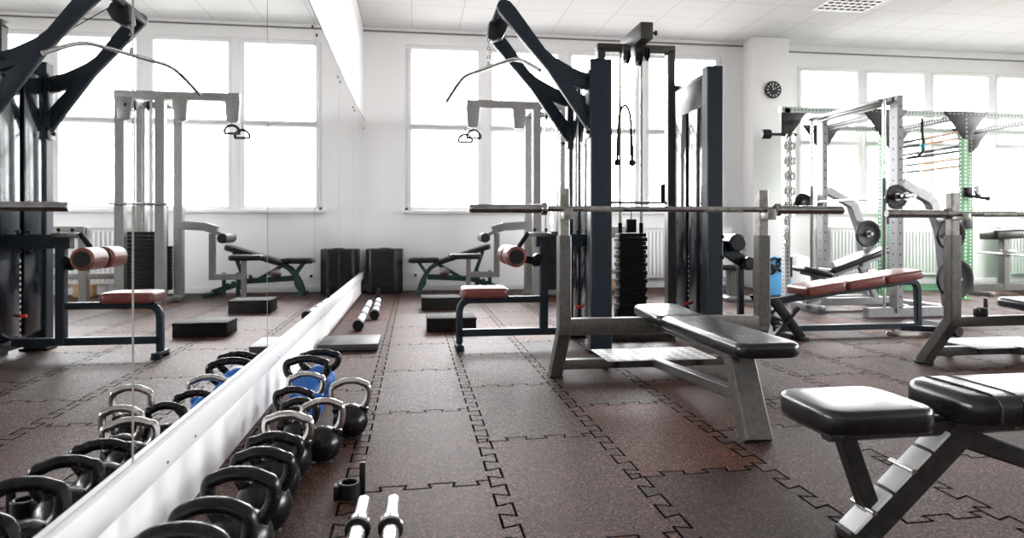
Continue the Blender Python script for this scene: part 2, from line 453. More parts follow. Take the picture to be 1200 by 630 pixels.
def plain_window(name, axis):
    f = MB(); root = None
    if axis == 'x':
        y0, y1, z0, z1 = -2.5, 8.2, 1.0, 3.5
        for k in range(9): y = y0 + (y1-y0)*k/8; f.bb(X1+.05, X1+.13, max(y0,y-.05), min(y1,y+.05), z0, z1, .003)
        for z in (z0+.04, 2.2, z1-.04): f.bb(X1+.05, X1+.13, y0, y1, z-.04, z+.04, .003)
        root = struct(f.build(name, M['whiteframe'])); MB().bb(X1+.08, X1+.084, y0, y1, z0, z1, 0).build('pane', M['glass'], root, smooth=0)
    return root
plain_window('fill_window_3', 'x')  # unseen side window, added to bring in fill daylight from the right

# cornice line, mirror rail
tr1 = MB(); tr1.bb(WX, 6.03, YF-.02, YF, 3.86, ZC, .004); tr1.slot(1).bb(WX, 6.03, YF-.024, YF, 3.842, 3.86, .0)
struct(tr1.build('trim_1', [M['white'], M['seamdark']]))
tr2 = MB(); tr2.bb(6.62, X1, YF-.02, YF, 3.80, ZC, .004); tr2.slot(1).bb(6.62, X1, YF-.024, YF, 3.785, 3.80, 0)
struct(tr2.build('trim_2', [M['white'], M['seamdark']]))
rl = struct(MB().bb(WX, .022, YN, YF, .22, .306, .003).build('trim_3', M['rail']))
for y in (2.08, 2.33, 3.7, 5.3, 6.9):
    MB().cyl((.021, y, .243), (.0245, y, .243), .005, 10).build('screw', M['steel'], rl)
# mirror panels
ys = [1.895 + 1.64*k for k in range(-2, 6)]
names = ['wall mirror panel nearest the camera, cut off by the left frame edge', 'large wall mirror panel between the two near vertical joints, over the kettlebell row',
         'wall mirror panel behind the blue kettlebells, past the second vertical joint', 'wall mirror panel rising beside the flat grey floor step',
         'wall mirror panel second from the far corner', 'narrow looking wall mirror panel next to the black speaker in the corner']
yy = [(-1.385+.007, 1.895-.007)] + [(ys[k]+.007, ys[k+1]-.007) for k in range(2, 7)]
yy[-1] = (yy[-1][0], YF-.01)
for i, (a, bq) in enumerate(yy):
    t = thing('mirror_panel', names[i], 'mirror', (0, (a+bq)/2, .306), 'wall mirror panels')
    MB().bb(-.0115, 0, a, bq, .307, 2.52, 0).build('glass', M['mirror'], t, smooth=0)
    for y in (a+.10, bq-.10):
        MB().cyl((-.002, y, 2.39), (.006, y, 2.39), .013, 12, .002).build('screw', M['rubber'], t)
    if i < len(yy)-1: MB().bb(-.0118, -.006, bq, bq+.014, .307, 2.52, 0).build('joint_strip', M['seamdark'], t)
    MB().bb(-.0115, .003, a, bq, 2.52, 2.526, 0).build('edge_strip', M['dgrey'], t)

# ceiling vent, clock, outlet, radiators
cv = thing('ceiling_vent', 'white louvred vent with rows of dark slots in the ceiling', 'vent', (6.55, 7.4, ZC))
f = MB(); f.bb(6.10, 6.85, 7.04, 7.77, ZC-.012, ZC+.002, .003); f.build('frame', M['white'], cv)
for j in range(6):
    s_ = MB()
    for i in range(7): s_.bb(6.135+i*.1, 6.21+i*.1, 7.08+j*.112, 7.14+j*.112, ZC-.015, ZC-.006, .002)
    s_.build('slot_row', M['ventdark'], cv)
ck = thing('wall_clock', 'round black wall clock with white marks on the white pillar', 'clock', (6.28, 9.09, 3.09))
MB().lathe((6.28,9.089,3.09), (0,-1,0), [(.12,0),(.135,.01),(.135,.03),(.12,.035),(.118,.025)], 32).build('rim', M['plastic'], ck)
mk = MB().cyl((6.28,9.065,3.09), (6.28,9.060,3.09), .119, 32).slot(1)
for k in range(12):
    a = k*PI/6; mk.box((6.28+.095*math.sin(a), 9.0585, 3.09+.095*math.cos(a)), (.012,.003,.03), 0, RY(a))
mk.build('face', [M['clockface'], M['white']], ck)
for nm, a, l_ in (('hour_hand', .9, .055), ('minute_hand', -.2, .08)):
    MB().box((6.28+l_/2*math.sin(a), 9.056, 3.09+l_/2*math.cos(a)), (.008,.003,l_), 0, RY(a)).build(nm, M['white'], ck)
ou = thing('wall_outlet', 'small white wall socket under the left window behind the green bench', 'outlet', (.755, 9.43, .23))
MB().bb(.715,.795,9.405,9.43,.19,.27,.006).build('plate', M['white'], ou)
MB().cyl((.755,9.406,.23),(.755,9.4035,.23),.022,16).build('socket', M['dgrey'], ou)
def radiator(x0, x1, label):
    t = thing('radiator', label, 'radiator', ((x0+x1)/2, 9.3, .12), 'white radiators under the windows')
    p = MB(); p.bb(x0, x1, 9.28, 9.30, .16, .92, .004)
    n = int((x1-x0)/.06)
    for i in range(n): xx = x0+.03+i*(x1-x0-.06)/(n-1); p.bb(xx-.018, xx+.018, 9.265, 9.285, .20, .88, .008)
    p.build('panel', M['white'], t)
    MB().bb(x0, x1, 9.26, 9.38, .92, .945, .006).build('top_grille', M['white'], t)
    for xx in (x0+.2, x1-.2): MB().bb(xx-.02, xx+.02, 9.30, 9.43, .3, .36, .004).bb(xx-.02,xx+.02,9.3,9.34,0,.2,.004).build('bracket', M['white'], t)
radiator(3.3, 5.7, 'ribbed white radiator under the left window, behind the dark machines')
radiator(7.4, 10.0, 'ribbed white radiator under the right windows, behind the green rig')
radiator(10.5, 13.0, 'ribbed white radiator under the right windows, behind the grey preacher bench')
tag(MB().bb(7.9, 13.5, 8.25, 9.25, 0, .012, .003).build('turf_strip', M['turf']), 'strip of bright green turf on the floor below the right windows', 'mat')

# ------------------------------------------------------------------ kettlebells
def kettlebell(x, y, R, h, w, tr_, hcol, bcol, label, rz=0.0, name='kettlebell'):
    t = thing(name, label, 'kettlebell', (x, y, 0), 'kettlebells along the mirror')
    zc = R*.93
    prof = [(R*.55, 0), (R*.68, .004)]
    a0 = -math.asin(min(.95, (zc-.004)/R)) 
    for k in range(1, 15):
        a = a0 + (PI/2-a0)*k/15; 
        prof.append((R*math.cos(a), zc+R*math.sin(a)))
    prof = [p for p in prof if p[0] > 0] + [(0, zc+R)]
    MB().lathe((x,y,0), (0,0,1), prof, 32).build('body', bcol, t)
    zt = h - tr_; zb = zc + R*.70; hw = w/2 - tr_; s0 = R*.70
    zm = zb + (zt-zb)*.45
    pl = [(-s0*.80, zb-.03), (-s0, zb), (-(s0+(hw-s0)*.75), zb+(zm-zb)*.6), (-hw, zm+(zt-zm)*.22), (-hw*.94, zt-(zt-zm)*.36), (-hw*.72, zt-.013), (-hw*.38, zt-.002), (0, zt+.001)]
    pl = pl + [(-u, v) for u, v in reversed(pl[:-1])]
    c_, s_ = math.cos(rz), math.sin(rz)
    P = spline([(x+u*c_, y+u*s_, v) for u, v in pl], 5)
    MB().tube(P, tr_, 14).build('handle', hcol, t)
    if hcol is M['chrome']:
        for sg in (-1, 1):
            MB().cyl((x+sg*s0*c_*.9, y+sg*s0*s_*.9, zb-.028), (x+sg*(s0+.006)*c_, y+sg*(s0+.006)*s_, zb+.008), tr_+.008, 16, .004).build('handle_socket', bcol, t)
    return t
I, CH, BL = M['iron'], M['chrome'], M['blue']
kettlebell(.255,1.37,.082,.318,.22,.0195, I, I, 'black cast iron kettlebell nearest the camera, cut off by the bottom edge', -.05)
kettlebell(.262,1.557,.083,.29,.212,.0195, I, I, 'black kettlebell second from the bottom of the photo in the row by the mirror', -.1)
kettlebell(.268,1.773,.086,.280,.218,.0195, I, I, 'black kettlebell with a wide handle, third from the bottom of the photo', -.15)
kettlebell(.276,1.99,.085,.258,.202,.0185, I, I, 'black kettlebell fourth from the bottom of the photo', -.15)
kettlebell(.268,2.19,.084,.240,.198,.018, I, I, 'black kettlebell just in front of the first chrome handled one', -.1)
kettlebell(.272,2.395,.084,.250,.195,.0155, CH, I, 'chrome handled black kettlebell nearest the camera of the chrome ones', -.15)
kettlebell(.372,2.56,.072,.250,.178,.0145, CH, I, 'chrome handled black kettlebell in the middle, left of the lone one', .1)
kettlebell(.262,2.69,.070,.222,.165,.0155, I, I, 'small black kettlebell half hidden behind the middle chrome handle', -.1)
kettlebell(.205,2.868,.074,.225,.185,.0155, I, I, 'black kettlebell against the rail, in front of the blue ones', -.1)
kettlebell(.222,3.09,.078,.240,.19,.0145, CH, BL, 'blue kettlebell with a chrome handle', -.05)
kettlebell(.185,3.33,.088,.270,.245,.019, I, BL, 'blue kettlebell with black handle, the nearer of the two black handled blue ones', -.1)
kettlebell(.215,3.57,.088,.256,.235,.019, I, BL, 'blue kettlebell with black handle, farthest of the row from the camera', .05)
kettlebell(.452,2.835,.0765,.262,.186,.0145, CH, I, 'round black kettlebell with chrome handle standing alone by the floor seam', .05)

# ------------------------------------------------------------------ small floor things
def bar_collar(x, y, label, a=0.0):
    t = thing('bar_collar', label, 'collar', (x, y, 0), 'black barbell collars')
    MB().lathe((x,y,0), (0,0,1), [(.026,.004),(.026,.05),(.030,.053),(.036,.053),(.039,.049),(.039,.004),(.036,0),(.028,0),(.026,.004)], 28).build('ring', M['plastic'], t)
    MB().bb(x-.05, x-.03, y-.03, y+.012, 0, .048, .004).build('clamp_tab', M['plastic'], t)
    MB().bb(x+.034, x+.054, y-.002, y+.020, 0, .115, .003).build('lever', M['plastic'], t)
    return t
bar_collar(.510, 2.20, 'black plastic bar collar with upright lever lying by the near kettlebells')
bar_collar(4.40, 3.55, 'black plastic bar collar sitting on the right bench crossbar')
bpy.data.objects['bar_collar.001'].location.z = .352
def short_bar(x0, y0, x1, y1, label):
    d = Vector((x1-x0, y1-y0, 0)).normalized(); P = lambda s_, z=.05: Vector((x0,y0,z)) + d*s_
    L_ = math.hypot(x1-x0, y1-y0)
    t = thing('barbell', label, 'barbell', (x0, y0, 0), 'chrome barbells lying on the floor')
    MB().cyl(P(.42), P(L_-.42), .014, 16).build('shaft', M['steel'], t)
    for k, (a, bq) in enumerate(((0,.40), (L_-.40, L_))):
        s_ = MB().cyl(P(a), P(bq), .025, 24, .004); s_.build('sleeve', M['brightsteel'], t)
        c0 = .16 if k == 0 else L_-.20
        MB().cyl(P(c0), P(c0+.03), .037, 28, .004).build('collar', M['steel'], t)
        e = MB().cyl(P(c0+.03), P(c0+.045), .036, 28, .004); e.build('end_ring', M['rubber'], t)
    return t
short_bar(.572, 2.03, .545, .55, 'chrome barbell end on the floor beside the bar collar')
short_bar(.665, 2.02, .655, .55, 'chrome barbell end on the floor, right one of the pair')
st = thing('floor_step', 'flat grey topped step lying against the mirror wall behind the kettlebells', 'step', (.24, 5.0, 0))
MB().bb(.02,.465,4.77,5.22,.012,.058,.006).build('top', M['foot'], st); MB().bb(.03,.455,4.78,5.21,0,.014,.002).build('base', M['rubber'], st)
def step(x0, x1, y0, y1, h, label):
    t = thing('step_box', label, 'step', ((x0+x1)/2, (y0+y1)/2, 0), 'black step boxes')
    MB().bb(x0,x1,y0,y1,0,h-.02,.006).build('body', M['stepblack'], t)
    MB().bb(x0-.004,x1+.004,y0-.004,y1+.004,h-.022,h,.006).build('top', M['stepblack'], t, )
step(.845,1.285,5.56,5.90,.125, 'black step box on the floor nearer the red seated machine')
step(.815,1.255,7.05,7.42,.145, 'black step box farther back, under the green bench')
def hand_bar(x0,y0,x1,y1,label,lever=False, r=.033):
    d = Vector((x1-x0, y1-y0, 0)); L_ = d.length; d.normalize(); P = lambda s_, z=.05: Vector((x0,y0,z))+d*s_
    t = thing('dumbbell_bar', label, 'bar', (x0,y0,0), 'white dumbbell bars by the far mirror')
    MB().cyl(P(.10), P(L_-.05), r, 20, .004).build('tube', M['white'], t)
    MB().cyl(P(0), P(.12), .05, 20, .008).build('end_grip', M['rubber'], t)
    for s_ in (.34, .62): MB().cyl(P(L_*s_), P(L_*s_+.03), .045, 20, .006).build('collar', M['silver'], t)
    MB().cyl(P(L_-.06), P(L_), .05, 20, .008).build('end_cap', M['rubber'], t)
    if lever: MB().box(P(L_-.05,.12), (.04,.04,.14), .008).build('lever', M['rubber'], t)
hand_bar(.232,5.75,.215,7.75,'longer white tube bar with black ends lying by the far mirror')
hand_bar(.335,6.45,.300,7.95,'shorter white tube bar with black ends lying to the right of the longer one', True)
sp = thing('speaker', 'black loudspeaker standing on the floor in the far corner', 'speaker', (.34, 9.12, 0))
MB().prism([(.055,8.97),(.13,8.90),(.46,8.90),(.57,9.0),(.57,9.36),(.055,9.36)], 'z', .01, .635, .012).build('cabinet', M['plastic'], sp)
MB().bb(.16,.44,8.885,8.905,.06,.60,.008).build('front_grille', M['rubber'], sp)
MB().lathe((.33,8.887,.24),(0,-1,0),[(.125,0),(.125,.008),(.11,.008),(.05,-.012),(0,-.006)],32).build('woofer', M['rubber'], sp)
MB().lathe((.33,8.887,.48),(0,-1,0),[(.07,0),(.07,.006),(.02,-.004),(0,0)],28).build('tweeter', M['rubber'], sp)
MB().bb(.25,.40,8.99,9.05,.632,.65,.006).build('carry_handle', M['rubber'], sp)

# ------------------------------------------------------------------ barbells on racks
def barbell(x0, x1, y, z, label, col=.42):
    t = thing('olympic_barbell', label, 'barbell', ((x0+x1)/2, y, z), 'olympic barbells on the bench racks')
    a, bq = x0+col, x1-col
    MB().cyl((a,y,z),(bq,y,z),.0160,18).build('shaft', M['steel'], t)
    for k, (p, q) in enumerate(((x0,a),(x1,bq))):
        MB().cyl((p,y,z),(q,y,z),.0255,24,.004).build('sleeve', M['steel'], t)
        d = 1 if k == 0 else -1
        MB().cyl((q-d*.012,y,z),(q+d*.022,y,z),.037,24,.005).build('collar', M['steel'], t)
        MB().cyl((p-d*.001,y,z),(p-d*.004,y,z),.021,18).build('end_cap', M['brightsteel'], t)
    m_ = (a+bq)/2
    for s_ in (-.37,.37): MB().cyl((m_+s_-.12,y,z),(m_+s_+.12,y,z),.0166,18).build('knurling', M['tube'], t)
    return t
barbell(1.04, 3.32, 3.47, 1.035, 'steel barbell racked across the uprights of the middle bench press')
barbell(3.67, 6.0, 3.47, 1.015, 'steel barbell racked on the bench press at the right edge')

def press_bench(xl, xr, label, gname, zb=.30, zt=.395, zh=1.018):
    xc = (xl+xr)/2
    t = thing('bench_press', label, 'bench', (xc, 3.55, 0), gname)
    Y = 3.55
    for x in (xl, xr):
        u = MB(); u.bar(fillet([(x,Y,.88),(x,Y,.33),(x,Y+.26,.0)],.02,3), .075, .075, .006, up=(0,1,0)); uo = u.build('upright', M['grey'], t)
        MB().bar([(x,Y,.86),(x,Y,1.155)], .058, .058, .005, up=(0,1,0)).build('telescopic_tube', M['tube'], uo)
        MB().bb(x-.026,x+.026,Y-.115,Y-.025,.975,zh,.004).bb(x-.026,x+.026,Y-.122,Y-.108,.975,zh+.02,.004).build('bar_hook', M['tube'], uo)
        MB().bb(x-.042,x+.042,Y+.205,Y+.295,0,.012,.003).build('foot', M['rubber'], uo)
    MB().bb(xl-.03,xr+.03,Y-.035,Y+.035,zb,zt,.006).build('crossbar', M['grey'], t)
    MB().bb(xl,xr,Y+.18,Y+.235,.055,.115,.006).build('base_crossbar', M['grey'], t)
    # spine under the pad, front leg, low spine
    MB().bar([(xc,Y+.05,.345),(xc,2.55,.335)],.07,.06).build('spine', M['grey'], t)
    MB().bar([(xc-.01,2.62,.36),(xc-.02,2.42,.0)],.125,.075,.008,up=(0,1,0)).build('front_leg', M['grey'], t)
    MB().bar([(xc,2.52,.16),(xc,Y+.18,.09)],.055,.055).build('low_spine', M['grey'], t)
    # pad in two cushions
    MB().pad((xc,2.80,.405),(.29,.94,.065),RX(.0),.022,.05).build('seat_pad', M['vinyl'], t)
    MB().pad((xc,3.50,.412),(.29,.46,.065),RX(.05),.022,.05).build('head_pad', M['vinyl'], t)
    # spotter plate behind the uprights
    pb = MB(); pb.bb(xc-.32,xc+.38,3.66,4.06,.108,.116,.002); pl = pb.build('foot_plate', M['checker'], t)
    for x in (xc-.25,xc+.3): MB().bb(x-.02,x+.02,3.72,4.03,.06,.108,.003).bb(x-.02,x+.02,3.98,4.03,0,.07,.003).build('plate_bracket', M['dgrey'], pl)
    return t
press_bench(1.60, 2.84, 'grey flat bench press with black pad in the middle of the room', 'flat bench presses')
press_bench(4.20, 5.44, 'grey flat bench press cut off by the right edge of the photo', 'flat bench presses', .285, .35, .998)

# ------------------------------------------------------------------ foreground adjustable bench
ab = thing('adjustable_bench', 'black padded adjustable bench in the right foreground, laid flat', 'bench', (2.4, 1.65, 0))
MB().pad((1.985,1.645,.388),(.335,.30,.07),None,.018,.055).build('seat_pad', M['vinyl'], ab)
MB().bb(1.83,2.14,1.52,1.77,.345,.356,.003).build('seat_board', M['dgrey'], ab)
bp_ = MB().pad((2.76,1.645,.405),(1.02,.31,.085),None,.03,.07).build('back_pad', M['vinyl'], ab)
sm = MB()
for x in (2.325, 2.40):
    sm.tube([(x,1.4885,.375),(x,1.4885,.42),(x,1.499,.437),(x,1.525,.4485),(x,1.56,.4505),(x,1.73,.4505),(x,1.765,.4485),(x,1.791,.437),(x,1.8015,.42),(x,1.8015,.375)], .0035, 8)
sm.build('seam_piping', M['rubber'], bp_)
MB().bar([(1.90,1.65,.325),(3.2,1.65,.335)],.046,.05).build('top_rail', M['dgrey'], ab)
MB().bar([(2.335,1.65,.315),(1.985,1.65,.0)],.085,.06,.005,up=(0,1,0)).build('main_leg', M['dgrey'], ab)
MB().bar([(2.32,1.65,.30),(3.10,1.65,.03)],.052,.06).build('rear_leg', M['dgrey'], ab)
MB().bar([(1.965,1.655,.305),(2.045,1.655,.085)],.05,.05,.005,up=(0,1,0)).build('seat_strut', M['dgrey'], ab)
ld = MB()
dv = Vector((2.335-1.985,0,.315)).normalized(); nv = Vector((-dv.z,0,dv.x))
for k in range(5):
    p = Vector((1.985,1.65,0)) + dv*(.05+.085*k) + nv*.040
    ld.box(p, (.074,.074,.010), .002, RY(-math.atan2(dv.z,dv.x)))
ld.build('ladder_plate', M['white'], ab)
for k in range(2):
    p = Vector((1.985,1.65,0)) + dv*(.093+.17*k) + nv*.050
    MB().cyl(p+Vector((0,-.05,0)), p+Vector((0,.05,0)), .008, 12).build('pin', M['brightsteel'], ab)
MB().bb(1.965,2.035,1.59,1.71,0,.03,.008).build('front_foot', M['dgrey'], ab)
MB().bb(3.05,3.15,1.40,1.90,0,.05,.008).build('rear_foot', M['dgrey'], ab)
for x in (2.02, 2.50): MB().cyl((x,1.618,.325),(x,1.612,.325),.009,10).build('bolt', M['steel'], ab)
MB().cyl((2.56,1.58,.22),(2.585,1.58,.27),.008,10).build('release_pin', M['brightsteel'], ab)

# ------------------------------------------------------------------ weight towers
def stack(parent, xc, yc, z0, n, wx, wy, pitch=.041, dots=True, mtl=None, alt=.0):
    for k in range(n):
        z = z0 + k*pitch; p = MB(); e = alt if k % 2 else 0
        p.bb(xc-wx/2+e, xc+wx/2-e, yc-wy/2, yc+wy/2, z, z+pitch*.94, .002)
        if dots:
            p.slot(1).bb(xc-wx/2-.002, xc-wx/2+.002, yc-.012, yc+.012, z+.009, z+.026, 0)
        p.build('weight_plate', [mtl or M['iron'], M['white']], parent)

def knob(parent, p, d, r=.016):
    p = Vector(p); d = Vector(d).normalized()
    MB().lathe(p, d, [(r*.5,0),(r*.5,.012),(r,.014),(r,.028),(r*.6,.032),(0,.032)], 14).build('bolt', M['rubber'], parent)

def tower(t, xc, ya, yb, w, zt):
    """two posts, shroud panels either side of a slot, weight stack and guide rods"""
    for y in (ya, yb):
        po = MB(); po.bar([(xc,y,.0),(xc,y,zt)], w, .11, .008, up=(0,1,0)); po.build('post', M['navy'], t)
        MB().bb(xc-w/2-.015,xc+w/2+.015,y-.08,y+.08,0,.02,.004).build('foot_plate', M['rubber'], t)
    ym = (ya+yb)/2; g_ = .028
    x0 = xc-w/2+.012
    MB().bb(x0, x0+.018, ya+.058, ym-g_, .16, zt-.12, .004).build('shroud_panel', M['glossblack'], t)
    MB().bb(x0, x0+.018, ym+g_, yb-.058, .16, zt-.12, .004).build('shroud_panel', M['glossblack'], t)
    x1 = xc+w/2-.012
    MB().bb(x1-.018, x1, ya+.058, yb-.058, .16, zt-.12, .004).build('rear_panel', M['glossblack'], t)
    MB().bb(xc-.03, xc+.03, ya, yb, .06, .12, .005).build('base_rail', M['navy'], t)
    for y in (ym-.1, ym+.1): MB().cyl((xc,y,.12),(xc,y,zt-.1),.0105,12).build('guide_rod', M['chrome'], t)
    stack(t, xc, ym, .14, 14, w-.055, (yb-ya)-.16)
    MB().cyl((x0-.03,ym,.295),(x0+.03,ym,.295),.013,12,.003).build('selector_pin', M['red'], t)

# lat pulldown machine
LX = 2.112
lm = thing('lat_pulldown_machine', 'dark navy lat pulldown machine with red seat and angled top arms', 'gym machine', (LX, 4.85, 0))
tower(lm, LX, 4.50, 5.20, .165, 2.185)
outer = [(1.332,2.56),(1.35,2.592),(1.388,2.602),(1.43,2.588),(1.47,2.545),(1.694,2.248),(1.76,2.195),(1.823,2.159),(1.90,2.12),(1.953,2.098),(2.03,2.078),(2.035,2.078),
         (2.035,1.960),(1.97,1.972),(1.888,2.005)]
loop = outer + [(2.035,1.815),(2.035,1.64),(1.713,2.098),(1.345,2.515)]
for y in (4.50, 5.20):
    am = MB(); am.prism(loop, 'y', y-.03, y+.03, .004); ao = am.build('arm', M['navy'], lm)
    for px_, pz in ((2.02,2.05),(2.02,1.98),(2.02,1.80),(2.02,1.68)): knob(ao, (px_, y-.03, pz), (0,-1,0), .014)
    pl = MB(); pl.bb(2.02,2.035,y-.055,y+.055,1.60,2.10,.003); pl.build('mounting_plate', M['navy'], ao)
for z in (2.05, 1.80, 1.64): knob(lm, (1.995, 4.85+.29, z), (-1,0,0), .016); knob(lm, (2.03,4.455,z), (-1,0,0), .016)
MB().prism([(1.33,2.52),(1.34,2.575),(1.388,2.598),(1.43,2.585),(1.41,2.56),(1.375,2.56),(1.36,2.51)], 'y', 4.53, 5.17, .003).build('arm_bridge', M['navy'], lm)
MB().lathe((1.385,4.82,2.50),(0,1,0),[(.03,0),(.075,.005),(.075,.012),(.06,.03),(.075,.048),(.075,.055),(.03,.06)],28).build('pulley', M['rubber'], lm)
pc = MB(); pc.prism([(1.30,2.42),(1.31,2.53),(1.36,2.57),(1.43,2.55),(1.46,2.49),(1.42,2.42),(1.35,2.395)], 'y', 4.79, 4.91, .008); pc.build('pulley_cover', M['plastic'], lm)
MB().tube([(1.40,4.85,2.57),(1.75,4.85,2.34),(2.05,4.85,2.14)], .004, 8).build('cable', M['rubber'], lm)
MB().lathe((2.07,4.82,2.10),(0,1,0),[(.02,0),(.06,.005),(.06,.012),(.048,.03),(.06,.048),(.06,.055),(.02,.06)],24).build('pulley', M['rubber'], lm)
# seat side
YS = 4.74
MB().bar(fillet([(1.075,YS,.03),(1.075,YS,.375),(1.70,YS,.375)],.10,7), .05,.05,.01).build('seat_tube', M['navy'], lm)
MB().bar([(1.075,YS,.125),(2.04,YS,.125)],.05,.055).build('lower_tube', M['navy'], lm)
MB().bar([(1.73,YS,.10),(1.73,YS,.80)],.065,.06,.008,up=(0,1,0)).build('front_post', M['navy'], lm)
MB().bar([(1.67,YS+.02,.83),(2.05,YS+.02,.83)],.075,.10).build('beam', M['navy'], lm)
MB().lathe((1.70,YS,.86),(0,0,1),[(.085,0),(.09,.008),(.09,.028),(.08,.034)],24).build('end_cover', M['silver'], lm)
for x in (1.66,1.75): knob(lm, (x,YS,.892),(0,0,1),.013)
for x in (1.93,2.0):
    knob(lm,(x,YS-.02,.88),(0,0,1),.018); knob(lm,(x,YS-.02,.78),(0,0,-1),.018)
MB().pad((1.265,YS+.03,.435),(.36,.30,.075),None,.025,.05).build('seat', M['redvinyl'], lm)
MB().bar([(1.74,YS,.655),(1.50,YS,.70)],.05,.055).build('roller_arm', M['black'], lm)
MB().cyl((1.475,YS-.285,.715),(1.475,YS+.285,.715),.016,14).build('roller_axle', M['rubber'], lm)
for a, bq in ((YS-.28,YS-.035),(YS+.035,YS+.28)):
    r_ = MB().cyl((1.475,a,.715),(1.475,bq,.715),.078,28,.016).build('thigh_roller', M['redvinyl'], lm)
    MB().cyl((1.475,a-.006,.715),(1.475,a+.004,.715),.055,24,.003).build('end_disc', M['rubber'], r_)
    MB().cyl((1.475,bq-.004,.715),(1.475,bq+.006,.715),.055,24,.003).build('end_disc', M['rubber'], r_)
MB().cyl((1.52,YS,.76),(1.61,YS,.89),.018,14,.005).build('adjusting_lever', M['rubber'], lm)
hb = MB(); hb.sphere((1.67,YS,.67),.045,14).cyl((1.68,YS-.06,.70),(1.68,YS+.06,.70),.03,14,.005); hb.build('pivot_hub', M['rubber'], lm)
ft = MB(); ft.bb(1.045,1.105,YS-.10,YS+.10,0.014,.045,.008)
ft.build('front_foot', M['navy'], lm)
for y in (YS-.085,YS+.085): MB().cyl((1.075,y,0),(1.075,y,.018),.035,18,.004).build('foot_pad', M['rubber'], lm)
# lat bar hanging from the arm
lb = thing('lat_bar', 'bent chrome pulldown bar hanging on a short chain from the dark arms', 'pulldown bar', (1.305, 4.85, 2.2))
cd = MB()
for k in range(6):
    mtx = Matrix.Rotation(PI/2,3,'X') if k % 2 else Matrix.Rotation(PI/2,3,'Y') @ Matrix.Rotation(PI/2,3,'Z')
    cd.torus((1.312,4.85,2.405-k*.034), .012,.004, Matrix.Rotation(PI/2 if k%2 else 0,3,'Z') @ Matrix.Rotation(PI/2,3,'X'), 1, 12, 6)
    
cd.build('chain', M['steel'], lb)
MB().cyl((1.312,4.85,2.19),(1.312,4.85,2.24),.014,14,.003).build('swivel', M['steel'], lb)
dl = Vector((.46,-.89,0)).normalized(); C0 = Vector((1.312,4.85,2.19))
pts = [C0-dl*.66+Vector((0,0,-.17)), C0-dl*.40+Vector((0,0,-.02)), C0-dl*.2+Vector((0,0,.0)), C0, C0+dl*.2, C0+dl*.40+Vector((0,0,-.02)), C0+dl*.66+Vector((0,0,-.15))]
MB().tube(spline(pts,6), .0155, 12).build('bar', M['steel'], lb)

# grey cable column between the two dark towers
cm = thing('cable_column', 'brown grey cable column with tall black weight stack between dark towers', 'gym machine', (2.55, 4.95, 0))
YC = 4.95
for x in (2.25, 2.85): MB().bar([(x,YC,0),(x,YC,2.40)],.065,.09,.006,up=(0,1,0)).build('post', M['midgrey'], cm)
MB().bb(2.2175,2.8825,YC-.045,YC+.045,2.38,2.44,.006).build('top_beam', M['midgrey'], cm)
MB().bb(2.43,2.53,4.47,YC+.05,2.36,2.49,.006).build('pulley_beam', M['midgrey'], cm)
knob(cm,(2.545,4.52,2.42),(1,-.2,0),.02)
for x, z in ((2.40,2.28),(2.50,2.27),(2.56,2.31)):
    MB().lathe((x-.02,4.72,z),(1,0,0),[(.02,0),(.055,.004),(.055,.01),(.042,.02),(.055,.03),(.055,.036),(.02,.04)],22).build('pulley', M['rubber'], cm)
    MB().bb(x-.03,x+.03,4.70,4.74,z-.02,2.37,.003).build('pulley_bracket', M['midgrey'], cm)
for x in (2.42,2.60): MB().cyl((x,YC,.10),(x,YC,2.385),.011,12).build('guide_rod', M['chrome'], cm)
MB().cyl((2.51,YC,.90),(2.51,YC-.15,2.28),.005,8).build('cable', M['steel'], cm)
MB().cyl((2.385,4.72,1.90),(2.385,4.72,2.27),.004,8).build('cable', M['steel'], cm)
stack(cm, 2.51, YC, .27, 18, .24, .14, .0342, False, M['rubber'], .010)
MB().bb(2.47,2.55,YC-.035,YC+.035,.89,1.0,.006).build('stack_head', M['rubber'], cm)
for x in (2.42,2.60): MB().cyl((x,YC,.885),(x,YC,.97),.017,12,.003).build('rod_bushing', M['rubber'], cm)
MB().bb(2.38,2.64,YC-.05,YC+.05,.19,.27,.006).build('stack_base', M['rubber'], cm)
for x in (2.42,2.60): MB().bb(x-.02,x+.02,YC-.03,YC+.03,.05,.19,.003).build('stack_leg', M['rubber'], cm)
MB().bb(2.25,2.85,YC-.045,YC+.045,.0,.06,.006).build('base_beam', M['midgrey'], cm)
MB().cyl((2.27,YC-.06,1.135),(2.80,YC-.06,1.135),.012,12).build('cross_rod', M['steel'], cm)
MB().cyl((2.765,YC-.06,1.135),(2.765,YC-.06,1.29),.018,12,.005).build('grip', M['rubber'], cm)
rp = thing('triceps_rope', 'black triceps rope with two ends hanging in the cable column', 'rope', (2.385, 4.72, 1.9))
MB().tube(spline([(2.325,4.72,1.46),(2.333,4.72,1.70),(2.345,4.72,1.84),(2.385,4.72,1.90),(2.425,4.72,1.84),(2.437,4.72,1.70),(2.445,4.72,1.46)],6),.010,10).build('rope', M['rubber'], rp)
for x in (2.325,2.445):
    MB().sphere((x,4.72,1.445),.028,14).build('end_stop', M['rubber'], rp)
    MB().cyl((x+(.004 if x<2.4 else -.004),4.72,1.50),(x+(.007 if x<2.4 else -.007),4.72,1.66),.014,10,.003).build('grip_sleeve', M['plastic'], rp)

